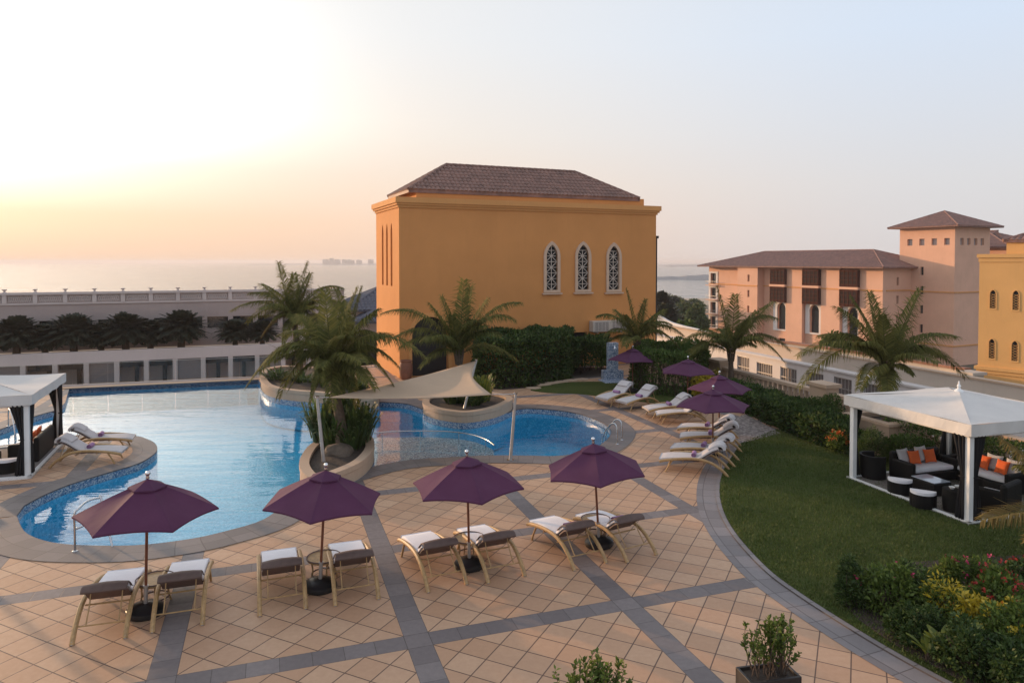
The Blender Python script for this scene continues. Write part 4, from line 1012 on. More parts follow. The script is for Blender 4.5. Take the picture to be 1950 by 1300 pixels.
def hedge(name, label, catg, poly, h, n, leaf, mat, seed, aspect=.45, wob=.12, flat=False, group=None, kind_='foliage', skirt=0.0):
    """hedge over a plan outline (world points): leaves through the top and the sides"""
    rs = np.random.RandomState(seed); poly = [tuple(p)[:2] for p in poly]
    if area2(poly) < 0: poly = poly[::-1]
    cx, cy = sum(p[0] for p in poly) / len(poly), sum(p[1] for p in poly) / len(poly)
    t = empty(name, (cx, cy, 0), 0, label, catg, group); Lp = [(x - cx, y - cy) for x, y in poly]
    H = lambda x, y: h * (1 + wob * (np.sin(2.1 * x + 1.3 * y + seed) * .5 + np.sin(4.7 * x - 3.1 * y) * .35 + np.sin(9 * x + 7 * y) * .15))
    nt = int(n * .5); X = poly_points(Lp, nt, rs); Zt = H(X[:, 0], X[:, 1]) * (1 - .3 * rs.rand(nt) ** 2.2); Pt = np.column_stack([X, Zt]); Nt = np.tile([0, 0, 1.0], (nt, 1))
    E_ = np.array([(*a, *b) for a, b in zip(Lp, Lp[1:] + Lp[:1])]); ln = np.hypot(E_[:, 2] - E_[:, 0], E_[:, 3] - E_[:, 1]); ns = n - nt
    k = rs.choice(len(E_), ns, p=ln / ln.sum()); f = rs.rand(ns)[:, None]; Q = E_[k, :2] * (1 - f) + E_[k, 2:] * f
    T = (E_[k, 2:] - E_[k, :2]) / ln[k][:, None]; No = np.column_stack([T[:, 1], -T[:, 0]]); zz = rs.rand(ns)
    bul = wob * .5 * (np.sin(3 * Q[:, 0] + 5 * zz * h) + np.sin(4.1 * Q[:, 1] - 3 * zz)) - .25 * zz ** 4 - .28 * rs.rand(ns) ** 2
    Q = Q + No * bul[:, None]; z_ = skirt + zz * (H(Q[:, 0], Q[:, 1]) - skirt); Ps = np.column_stack([Q, z_]); Ns = np.column_stack([No, np.full(ns, .25)])
    P, N = np.vstack([Pt, Ps]), np.vstack([Nt, Ns])
    np_mesh(kind_, leaf_quads(P, N, leaf, rs, aspect, 0, .5 if flat else .9), quads(len(P)), mat, t)
    sm = MB(); sp = poly_points(Lp, max(6, int(abs(area2(poly)) * 2)), rs)
    for p in sp:
        if len(sp) < 26 and sm.v: sm.build('stem', M['twig'], t); sm = MB()
        sm.tube([(p[0], p[1], 0), (p[0] + rs.normal() * .1, p[1] + rs.normal() * .1, h * .5), (p[0] + rs.normal() * .2, p[1] + rs.normal() * .2, h * .85)], [.025, .018, .008], 5)
    sm.build('stem', M['twig'], t); return t
def frond_verts(P0, tip, arch, rs, nl=46, lw=.032, ll=None, hang=.8):
    """feather leaf: bent midrib from P0 to tip, two rows of drooping leaflets; returns quads and the midrib points"""
    P0, tip = np.array(P0, float), np.array(tip, float); D = tip - P0; L = np.linalg.norm(D); up = np.array([0, 0, 1.0])
    hor = D.copy(); hor[2] = 0; hl = np.linalg.norm(hor)
    az = hor / hl if hl > .15 * L else np.array([math.cos(a_ := rs.rand() * 6.28), math.sin(a_), 0])
    arch = arch * 1.75 if arch > .19 else arch; P1 = P0 + D * .45 + up * arch * L
    ts = np.linspace(0, 1, 14); C = lambda t: ((1 - t) ** 2)[:, None] * P0 + (2 * t * (1 - t))[:, None] * P1 + (t ** 2)[:, None] * tip
    rib = C(ts); ll = ll or min(.36 * L, .95)
    t = np.repeat(np.linspace(.1, .985, nl), 2); sgn = np.tile([1.0, -1.0], nl); t = np.clip(t + rs.normal(size=len(t)) * .006, .1, 1)
    P = C(t); T = C(np.clip(t + .02, 0, 1.02)) - C(t - .02); T /= np.linalg.norm(T, axis=1)[:, None]
    side = np.cross(T, up); sn = np.linalg.norm(side, axis=1)[:, None]; alt = np.cross(np.tile(az, (len(t), 1)), up); side = np.where(sn > .25, side / np.maximum(sn, 1e-6), alt)
    s = side * sgn[:, None]; nrm = np.cross(side, T); nrm /= np.linalg.norm(nrm, axis=1)[:, None]
    prof = np.minimum(1, .35 + t * 2.2) * (1 - .66 * np.clip((t - .4) / .6, 0, 1) ** 1.4); l = (ll * prof * (.85 + .3 * rs.rand(len(t))))[:, None]
    fw = (.45 + .5 * t)[:, None]; d = s + T * fw + nrm * .25; d /= np.linalg.norm(d, axis=1)[:, None]
    d2 = d.copy(); d2[:, 2] -= hang * (1 + .4 * rs.normal(size=len(t))); d2 += .08 * rs.normal(size=d2.shape); d2 /= np.linalg.norm(d2, axis=1)[:, None]
    A = P; B = A + d * l * .45; Cc = B + d2 * l * .55; wv = np.cross(d, nrm); wv /= np.linalg.norm(wv, axis=1)[:, None] + 1e-9; wv *= lw
    V = np.stack([A - wv * .5, A + wv * .5, B + wv, B - wv, B - wv, B + wv, Cc + wv * .15, Cc - wv * .15], 1).reshape(-1, 3)
    return V, rib
def palm(name, label, base, crown, tips, seed, tr=.13, mat=None, dry=(), extra=6, group=None, lw=.017, nl=92, tall=0.0, hang=1.15):
    """coconut palm: trunk from base to crown, fronds that end at the given world points (tip, arch)"""
    rs = np.random.RandomState(seed); base, crown = Vector(base), Vector(crown); t = empty(name, base, 0, label, 'palm tree', group)
    c = crown - base; tb = MB(); pts = [Vector((0, 0, -.05)), c * .35 + Vector((c.x * -.12, 0, 0)), c * .7, c]
    pts = cat(pts, 6); n = len(pts); tb.tube(pts, [tr * (1.25 - .45 * k / n) * (1 + .07 * (k % 2)) for k in range(n)], 10)
    for k in range(9):                                     # leaf bases and fibre around the top
        a = k * 2.4; q = c + Vector((math.cos(a), math.sin(a), 0)) * tr * .9; tb.tube([q - Vector((0, 0, .4)), q + Vector((math.cos(a) * .12, math.sin(a) * .12, .25))], [.05, .02], 5)
    tb.build('trunk', M['trunk'], t)
    V = []; D = []; ribs = MB(); lst = [(Vector(p) - base, a) for p, a in tips]
    Lm = sum((p - c).length for p, a in lst) / len(lst)
    for k in range(extra):
        a = 2.4 * k + seed; e = -.1 + .9 * rs.rand(); L = Lm * (.7 + .3 * rs.rand()); lst.append((c + Vector((math.cos(a) * math.cos(e), math.sin(a) * math.cos(e), math.sin(e) - .1)) * L, .22))
    for i, (p, a) in enumerate(lst):
        v, rib = frond_verts(c + (p - c).normalized() * .05, p, a, rs, nl, lw, None, hang); (D if i in dry else V).append(v)
        ribs.tube([Vector(r) for r in rib], [.028 * (1 - .8 * k / 13) for k in range(14)], 5)
    np_mesh('crown', np.vstack(V), quads(sum(len(v) for v in V) // 4), mat or M['palm'], t)
    if D: np_mesh('dry_frond', np.vstack(D), quads(sum(len(v) for v in D) // 4), M['palm_dry'], t)
    ribs.build('midribs', M['rib'], t, smooth=True); return t
def px_tips(Y, lst, rs):
    out = []
    for (x, y, dy, a) in lst: p = ray_y(x, y, Y + dy); out.append((p, a))
    return out

# ------------------------------------------------------------------ planters, pool fittings
def planter(name, label, px, z, z0, inner=.26, matw='rim'):
    out = cat([at(x, y, z) for x, y in px], 4, True); c = sum(out, Vector()) / len(out); t = empty(name, (c.x, c.y, 0), 0, label, 'planter')
    O = [(p.x - c.x, p.y - c.y) for p in out]
    if area2(O) < 0: O = O[::-1]
    n = len(O); I = []
    for k in range(n):
        a, b = Vector(O[k - 1]), Vector(O[(k + 1) % n]); tg = (b - a).normalized(); I.append((O[k][0] - tg.y * inner, O[k][1] + tg.x * inner))
    mb = MB(); rings = [(O, z0, 1.0), (O, z - .17, 1.0), (O, z - .15, 1.02), (O, z, 1.02), (I, z, 1), (I, z - .3, 1)]
    vs = [(p[0] * s, p[1] * s, zz) for (l, zz, s) in rings for p in l]
    mb.add(vs, [(r * n + k, r * n + (k + 1) % n, (r + 1) * n + (k + 1) % n, (r + 1) * n + k) for r in range(5) for k in range(n)])
    mb.build('wall', M[matw], t)
    bs = MB()
    for (za, zb2, mi) in ((-1.3, -.24, 0), (-.24, .02, 1)):
        bs.mi = mi; q = [(p[0] * 1.012, p[1] * 1.012) for p in O]; bs.add([(x, y, za) for x, y in q] + [(x, y, zb2) for x, y in q], [(k, (k + 1) % n, n + (k + 1) % n, n + k) for k in range(n)])
    bs.build('base', [M['mosaic_pool'], M['mosaic_line']], t)
    sm = MB(); N_ = 10; V = []
    sm.add([(p[0], p[1], z - .1) for p in I] + [(0, 0, z - .02)], [(k, (k + 1) % n, n) for k in range(n)]); sm.build('soil', M['soil'], t)
    return t, c
isl, islc = planter('island_planter', 'tear shaped stone planter island standing at the pool edge with a palm', [(600, 840), (582, 856), (571, 882), (586, 905), (612, 906), (650, 895), (690, 876), (711, 851), (706, 830), (680, 818), (635, 822)], .5, -1.3)
pl2, pl2c = planter('curved_planter', 'long curved stone planter against the far side of the pool under two palms', [(497, 712), (503, 729), (525, 738), (560, 743), (600, 746), (650, 751), (700, 756), (722, 748), (702, 722), (640, 704), (560, 696), (512, 700)], .5, -1.3)
pl3, pl3c = planter('round_planter', 'rounded stone planter bulging into the pool below the tip of the shade sail', [(806, 766), (822, 775), (850, 781), (890, 784), (935, 777), (965, 766), (974, 756), (940, 746), (900, 741), (850, 744), (815, 753)], .45, -1.3)
rs0 = np.random.RandomState(1)
CY = 23.3
palm('coconut_palm', 'large drooping palm growing from the island planter in the pool', (islc.x + .1, islc.y + .3, .4), ray_y(632, 700, CY), px_tips(CY, [
    (470, 736, -.6, .42), (492, 712, .5, .38), (681, 549, .3, .1), (720, 590, -.2, .15), (742, 640, .6, .2), (812, 684, 0, .33), (716, 740, -.8, .3), (650, 755, -.9, .25), (596, 738, -.7, .3), (548, 745, -.3, .35),
    (572, 600, .8, .15), (618, 552, .9, .06), (535, 640, 1.2, .25), (760, 700, .9, .35), (690, 690, -1.6, .2), (610, 700, -1.6, .2), (650, 575, 1.3, .1), (520, 690, 1.2, .3), (590, 770, -.5, .45), (680, 775, -.7, .45), (632, 780, -1.2, .45), (750, 735, .4, .4), (530, 760, .5, .45), (660, 640, -1.2, .2), (585, 650, -1.0, .2)], rs0), 11, .15, extra=5, nl=104)
PY = 36.5
palm('coconut_palm', 'tall palm with upright dark fronds in the curved planter, seen over the grey house', (ray_y(572, 700, PY).x, PY, .4), ray_y(560, 606, PY), px_tips(PY, [
    (530, 499, .3, .04), (587, 498, 0, .05), (592, 520, .8, .05), (475, 559, 0, .2), (497, 541, .8, .15), (440, 592, 0, .22), (498, 642, -.2, .3), (652, 549, 0, .25), (640, 600, .5, .25), (614, 560, -.6, .12),
    (470, 615, .9, .25), (540, 655, -.8, .25), (600, 650, -.9, .3), (560, 520, 1, .04), (520, 610, -.9, .3), (620, 640, -.9, .35), (545, 560, -.9, .1), (600, 580, -.8, .1)], rs0), 23, .16, dry=(6,), extra=5)
palm('coconut_palm', 'small yellowish palm in the curved planter between the two bigger palms', (ray_y(668, 720, 35.5).x, 35.5, .4), ray_y(668, 640, 35.5), px_tips(35.5, [
    (690, 545, 0, .08), (610, 560, 0, .2), (716, 600, 0, .2), (640, 550, .4, .1), (724, 650, 0, .3), (620, 640, 0, .3), (700, 690, -.5, .3), (640, 690, -.5, .3)], rs0), 29, .12, extra=4)
HY = 30.0
palm('coconut_palm', 'bushy palm in the round planter in front of the ochre pavilion wall', (ray_y(886, 745, HY).x, HY, .3), ray_y(874, 676, HY), px_tips(HY, [
    (884, 533, 0, .05), (897, 545, .5, .06), (840, 564, .2, .08), (818, 579, -.4, .12), (728, 597, 0, .25), (929, 570, .4, .1), (991, 577, 0, .22), (735, 655, -.3, .3), (762, 662, -.6, .25), (980, 610, -.6, .3), (955, 640, -.8, .28),
    (800, 700, -.9, .28), (860, 600, -1, .15), (910, 610, -1.1, .2)], rs0), 37, .12, dry=(), extra=4)
EY = 36.0
palm('coconut_palm', 'palm at the right end of the ochre pavilion behind a plum parasol', (ray_y(1214, 740, EY).x, EY, 0), ray_y(1213, 650, EY), px_tips(EY, [
    (1192, 550, 0, .06), (1230, 570, .2, .08), (1138, 602, 0, .25), (1278, 618, 0, .28), (1302, 640, .3, .3), (1150, 640, -.5, .3), (1265, 590, .6, .15), (1170, 590, .7, .12), (1298, 668, -.2, .35), (1190, 600, -.8, .15), (1240, 610, -.8, .2)], rs0), 41, .12, extra=4)
DY = 34.3
palm('coconut_palm', 'slim palm with arching fronds by the parapet in front of the white service block', (ray_y(1392, 752, DY).x, DY, 0), ray_y(1392, 672, DY), px_tips(DY, [
    (1364, 546, 0, .05), (1479, 607, 0, .3), (1473, 575, .5, .16), (1298, 652, 0, .3), (1332, 628, .6, .22), (1505, 668, 0, .32), (1494, 690, -.5, .38), (1440, 592, .3, .1), (1400, 560, .7, .05), (1310, 680, -.6, .32), (1420, 610, -.8, .12), (1350, 640, -1, .25), (1440, 660, -1, .25)], rs0), 47, .12, extra=4)
QY = 24.9
palm('coconut_palm', 'biggest palm rising from the square planter behind the right cabana', (ray_y(1690, 800, QY).x, QY, .7), ray_y(1688, 700, QY), px_tips(QY, [
    (1752, 550, 0, .06), (1594, 586, 0, .18), (1620, 565, .5, .1), (1823, 642, 0, .2), (1838, 718, 0, .34), (1518, 678, 0, .25), (1522, 738, -.2, .36), (1655, 556, .6, .08), (1740, 715, -1.0, .25), (1636, 742, -1.0, .25), (1560, 640, .8, .2),
    (1790, 680, .9, .25), (1680, 600, -.8, .1), (1720, 620, .9, .12), (1690, 770, -1.3, .2)], rs0), 53, .15, extra=5, nl=104)
FY = 14.6
palm('coconut_palm', 'palm at the right frame edge of which only yellowish frond tips reach in', (ray_y(2070, 1080, FY).x, FY, 0), ray_y(2060, 985, FY), px_tips(FY, [
    (1868, 990, 0, .16), (1908, 838, .8, .1), (2200, 900, 0, .3), (2150, 800, 0, .2), (2010, 780, 0, .1), (1965, 1030, -.8, .16)], rs0), 59, .12, dry=(0, 1, 5), extra=2)
# strap leaved plants and rock on the island, ginger-like tuft in the round planter
def tuft(name, label, loc, n, h, mat, seed, spread=.45, lw=.035, z0=0.0, catg='plant', group=None):
    rs = np.random.RandomState(seed); V = []
    for i in range(n):
        a = rs.rand() * 6.283; q = spread * math.sqrt(rs.rand()) * .6; b = np.array([q * math.cos(a), q * math.sin(a), z0]); hh = h * (.5 + .5 * rs.rand()); lean = spread * (.25 + .7 * rs.rand())
        d = np.array([math.cos(a + rs.normal() * .5), math.sin(a + rs.normal() * .5), 0]); w = np.array([-d[1], d[0], 0]) * lw * (.7 + .6 * rs.rand())
        p = [b, b + d * lean * .3 + [0, 0, hh * .55], b + d * lean * .75 + [0, 0, hh * .95], b + d * lean * 1.15 + [0, 0, hh * (.85 + .15 * rs.rand())]]
        ws = (.5, 1, .75, .08)
        for k in range(3): V.append([p[k] - w * ws[k], p[k] + w * ws[k], p[k + 1] + w * ws[k + 1], p[k + 1] - w * ws[k + 1]])
    V = np.array(V).reshape(-1, 3); t = empty(name, loc, 0, label, catg, group); np_mesh('blade', V, quads(len(V) // 4), mat, t)['kind'] = 'stuff'
    return t
def onisl(px, py, z=.4): p = at(px, py, z); return (p.x, p.y, z)
for i, (px, py, n, h, mt, lab) in enumerate(((618, 845, 150, 1.3, 'hedge', 'dark strap leaved plant at the left of the island planter by the sail pole'), (650, 832, 200, 1.6, 'hedge', 'tallest strap leaved plant at the foot of the island palm'),
        (683, 845, 170, 1.45, 'hedge', 'dark strap leaved plant at the right rim of the island planter'), (634, 852, 110, 1.15, 'hedge', 'dark strap leaved plant in front of the palm trunk on the island'), (668, 856, 90, 1.0, 'hedge', 'low strap leaved plant behind the rock on the island'),
        (612, 832, 90, 1.5, 'bright', 'light green blades behind the sail pole on the island'))):
    tuft('strap_leaf_plant', lab, onisl(px, py), n, h, M[mt], 60 + i, .6, .035, group='strap leaved plants on the island')
tuft('ginger_plant', 'bright yellow green tuft at the right end of the round planter', onisl(918, 765, .35), 90, 1.25, M['lime'], 71, .55, .04)
tuft('ginger_plant', 'dark green tuft under the shade sail in the round planter', onisl(868, 768, .35), 110, .7, M['hedge'], 72, .7, .04)
tuft('ginger_plant', 'low dark tuft near the sail mast in the round planter', onisl(900, 772, .35), 80, .55, M['hedge'], 73, .6, .035)
for i, (px, py) in enumerate(((530, 722), (580, 728), (625, 735), (675, 742))):
    tuft('ground_plant', 'low dark green clump in the curved planter, %s' % ('nearest its left end', 'left of the tall palm trunk', 'between the palm trunks', 'at its right end')[i], onisl(px, py, .4), 90, .55, M['hedge'], 80 + i, .9, .04)
rk = bmesh.new(); bmesh.ops.create_icosphere(rk, subdivisions=3, radius=.5)
for v in rk.verts: v.co *= 1 + .12 * math.sin(5 * v.co.x + 2) * math.cos(7 * v.co.y) + .06 * math.sin(13 * v.co.z + 9 * v.co.x)
for v in rk.verts: v.co.z *= .55
me = bpy.data.meshes.new('rock'); rk.to_mesh(me); rk.free(); me.materials.append(M['stone']); ro = link(bpy.data.objects.new('rock', me)); ro.location = onisl(645, 862, .45)
tag(ro, 'brown rock lying in the island planter in front of the plants', 'rock')
# shade sail and its masts
pA, pB, pC = ray_y(604, 757, onisl(617, 884)[1]), None, None
bA = Vector(onisl(617, 884, .35)); bB = at(972, 876, 0); bC = Vector(onisl(884, 778, .35))
tA, tB, tC = ray_y(604, 757, bA.y + .1), ray_y(982, 750, bB.y + .1), ray_y(907, 686, bC.y + .6)
for b, t_, lab in ((bA, tA, 'leaning steel sail mast standing in the island planter'), (bB, tB, 'leaning steel sail mast standing on the paving at the pool edge'), (bC, tC, 'sail mast rising from the round planter to the highest sail corner')):
    o = empty('sail_mast', b, 0, lab, 'mast', 'masts of the shade sail'); d = t_ - b
    MB().tube([(0, 0, 0), d], [.055, .045], 12).build('pole', M['galv'], o, smooth='auto')
    MB().tube([d, d + Vector((0, 0, .05))], .06, 12).build('cap', M['steel'], o)
    MB().lathe([(.12, 0), (.12, .025), (.07, .03)], 12).build('foot_plate', M['steel'], o)
sA, sB, sC = tA.lerp(tB, .055), tB.lerp(tA, .13), tC.lerp((tA + tB) / 2, .002)
N_ = 22; vs = []; idx = {}; cen = (sA + sB + sC) / 3
for i in range(N_ + 1):
    for j in range(N_ + 1 - i):
        a, b = i / N_, j / N_; c = 1 - a - b; p = sA * a + sB * b + sC * c
        pull = 4 * (a * b * (1 - c) ** 3 * .06 + b * c * (1 - a) ** 3 * .24 + a * c * (1 - b) ** 3 * .16)
        p = p + (cen - p) * min(pull, .6); p.z -= .35 * 27 * a * b * c * .4 + .1 * 4 * a * b
        idx[i, j] = len(vs); vs.append(p)
fs = []
for i in range(N_):
    for j in range(N_ - i):
        fs.append((idx[i, j], idx[i + 1, j], idx[i, j + 1]))
        if j < N_ - i - 1: fs.append((idx[i + 1, j], idx[i + 1, j + 1], idx[i, j + 1]))
ss = empty('shade_sail', cen, 0, 'sand coloured triangular shade sail stretched over the pool edge', 'shade sail')
mb = MB().add([v - cen for v in vs], fs); so = mb.build('canvas', M['sail'], ss, smooth=True); so.modifiers.new('solid', 'SOLIDIFY').thickness = .012
for a, b in ((sA, tA), (sB, tB), (sC, tC)): MB().tube([a - cen, b - cen], .012, 6).build('rope', M['steel'], ss)
# handrails and ladders
def rail(name, label, paths, r=.022, feet=()):
    o0 = Vector(paths[0][0]); t = empty(name, o0, 0, label, 'handrail')
    for i, p in enumerate(paths): MB().tube([q - o0 for q in cat([Vector(k) for k in p], 8)], r, 10).build('rail', M['steel'], t, smooth=True)
    for f in feet: MB().lathe([(.06, 0), (.06, .02), (.03, .04)], 12, Matrix.Translation(Vector(f) - o0)).build('foot', M['steel'], t, smooth='auto')
    return t
a = at(143, 1050); b = at(188, 948, .98); c2 = Vector((b.x + .75, b.y - .55, -.6)); 
rail('pool_handrail', 'steel step handrail entering the pool behind the left parasol', [[a, a + Vector((0, 0, .5)), a + Vector((0, 0, .84)), a + Vector((.04, .1, .93)), b - Vector((.15, .2, .01)), b, b + Vector((.1, -.04, -.1)), c2], [a + Vector((.01, .02, .5)), b + Vector((.15, -.1, -.42))]], .024, [a])
def hoops(label, d1, d2, w1, w2, h=.72):
    ps = []
    for d, w in ((d1, w1), (d2, w2)):
        u = (w - d); ps.append([d, d + Vector((0, 0, h * .7)), d + u * .12 + Vector((0, 0, h * .97)), d + u * .4 + Vector((0, 0, h * .93)), d + u * .8 + Vector((0, 0, h * .45)), Vector((w.x, w.y, -.1)), Vector((w.x, w.y, -.9))])
    t = rail('pool_ladder', label, ps, .022, [d1, d2]); o0 = Vector(d1); m_ = MB()
    for k in range(3):
        z = -.35 - .27 * k; MB().tube([Vector((w1.x, w1.y, z)) - o0, Vector((w2.x, w2.y, z)) - o0], .025, 8).build('rung', M['steel'], t)
    t['category'] = 'pool ladder'; return t
hoops('curved steel pool ladder at the right end of the pool', at(1175, 846), at(1184, 838), at(1146, 838), at(1153, 829.5))
hoops('steel pool ladder on the far bank behind the left cabana', at(16, 812), at(30, 803), at(28, 823), at(43, 813))
sh = [at(x, y, .0) for x, y in ((712, 834), (750, 830.5), (800, 829.5), (850, 830.5), (895, 836), (925, 846), (941, 857))]
rl = rail('shelf_rail', 'curved low rail around the shallow mosaic shelf', [[p + Vector((0, 0, .18)) for p in sh]], .022)
for p in cat(sh, 2)[1::3]: MB().tube([Vector((p.x, p.y, -.4)) - Vector(sh[0]) - Vector((0, 0, .18)), Vector((p.x, p.y, .18)) - Vector(sh[0]) - Vector((0, 0, .18))], .016, 6).build('post', M['steel'], rl)

# ------------------------------------------------------------------ parasols
def parasol(label, apex, D=2.6, H=2.4, rot=0.0, group='plum parasols', base=True, drop=.58):
    """apex: world point of the canopy top; the base stands under it"""
    t = empty('parasol', (apex[0], apex[1], 0), 0, label, 'parasol', group); r = D / 2; z1 = H; z0 = H - drop
    mb = MB(); n = 6; seg = 8; prof = lambda f: z1 - drop * (f * .86 + .14 * f * f)
    def cpt(k, f, side):                                  # a point on panel k, f from the top, side 0..1 along the panel
        a0, a1 = rot + k * math.pi / 3, rot + (k + 1) * math.pi / 3
        p = Vector((math.cos(a0), math.sin(a0), 0)).lerp(Vector((math.cos(a1), math.sin(a1), 0)), side) * r * f
        s4 = 4 * side * (1 - side); p *= 1 - .022 * s4 * f * f; p.z = prof(f) - .035 * s4 * math.sin(math.pi * min(f, 1)) + .035 * s4 * f ** 3
        return p
    for k in range(n):
        vs = [cpt(k, .1 + .9 * i / seg, j / 8) for i in range(seg + 1) for j in range(9)]
        mb.add(vs, [(i * 9 + j, (i + 1) * 9 + j, (i + 1) * 9 + j + 1, i * 9 + j + 1) for i in range(seg) for j in range(8)])
        mb.add([cpt(k, 1, j / 8) for j in range(9)] + [cpt(k, 1, j / 8) - Vector((0, 0, .03)) for j in range(9)], [(j, 9 + j, 10 + j, j + 1) for j in range(8)])
    mb.build('canopy', M['plum'], t, smooth='auto')
    mb = MB()
    for k in range(n):                                     # raised vent cap
        vs = []
        for i in range(5):
            f = .27 * i / 4
            for j in range(5): p = cpt(k, f, j / 4); p.z += .032 - .05 * (1 - f / .27) * .1 + .03 * math.sin(math.pi * j / 4) * f / .27; vs.append(p)
        mb.add(vs, [(i * 5 + j, (i + 1) * 5 + j, (i + 1) * 5 + j + 1, i * 5 + j + 1) for i in range(4) for j in range(4)])
        mb.add([vs[20 + j] for j in range(5)] + [vs[20 + j] - Vector((0, 0, .03)) for j in range(5)], [(j, 5 + j, 6 + j, j + 1) for j in range(4)])
    mb.build('vent_cap', M['plum'], t, smooth='auto')
    for k in range(n):
        a = rot + k * math.pi / 3; d = Vector((math.cos(a), math.sin(a), 0))
        rb = MB().tube([d * .05 + Vector((0, 0, z1 - .06)), d * r * .55 + Vector((0, 0, prof(.55) - .035)), d * r * .985 + Vector((0, 0, z0 - .02))], .014, 5).build('rib', M['umb_wood'], t)
        MB().tube([Vector((0, 0, z0 + .05)) + d * .04, d * r * .5 + Vector((0, 0, prof(.5) - .04))], .011, 5).build('strut', M['umb_wood'], rb)
    MB().tube([(0, 0, .12), (0, 0, z1 - .02)], .026, 10).build('pole', M['umb_wood'], t, smooth='auto')
    MB().lathe([(.03, 0), (.036, .02), (.022, .05), (.04, .075), (.045, .1), (.034, .13), (.004, .145)], 12, Matrix.Translation((0, 0, z1 + .03))).build('finial', M['chrome'], t, smooth=True)
    if base:
        MB().lathe([(.2, .0), (.31, .01), (.33, .05), (.32, .11), (.26, .15), (.1, .19), (.05, .2)], 24).build('base', M['rubber'], t, smooth='auto')
        MB().tube([(0, 0, .18), (0, 0, .52)], .036, 12).tube([(0, 0, .5), (0, 0, .53)], .046, 12).tube([(.03, 0, .42), (.11, 0, .42)], .012, 6).build('sleeve', M['galv'], t, smooth='auto')
    return t
front = [((277, 1168), (281, 914), 2.42, R(16), 'front plum parasol nearest the camera, far left by the step handrail'), ((609, 1120), (620, 897), 2.34, R(30 + 3), 'front plum parasol beside the pool, before the island planter'),
         ((894, 1079), (889, 871), 2.42, R(-13), 'front plum parasol in front of the shallow mosaic shelf'), ((1141, 1038), (1130, 846), 2.36, R(30 - 1), 'front plum parasol farthest right, just left of the lawn edge')]
for (bx, by), (tx, ty), D, rot, lab in front:
    b = at(bx, by); ap = ray_y(tx, ty, b.y); H = ap.z; o = parasol(lab, b, D, H, rot)
    o.rotation_euler = (0, math.atan2(ap.x - b.x, H), 0)
for (tx, ty), D, rot, lab in (((1205, 664), 2.5, R(8), 'rear plum parasol farthest back, beside the mosaic shower'), ((1310, 685), 2.5, R(20), 'rear plum parasol in front of the dark clipped shrub'),
                          ((1370, 714.5), 2.4, R(-4), 'rear plum parasol partly hidden behind the nearest rear one'), ((1358, 743), 2.5, R(4), 'rear plum parasol over the four loungers in a row')):
    p = at(tx, ty, 2.12); parasol(lab, p, D, 2.12, rot, drop=.52)

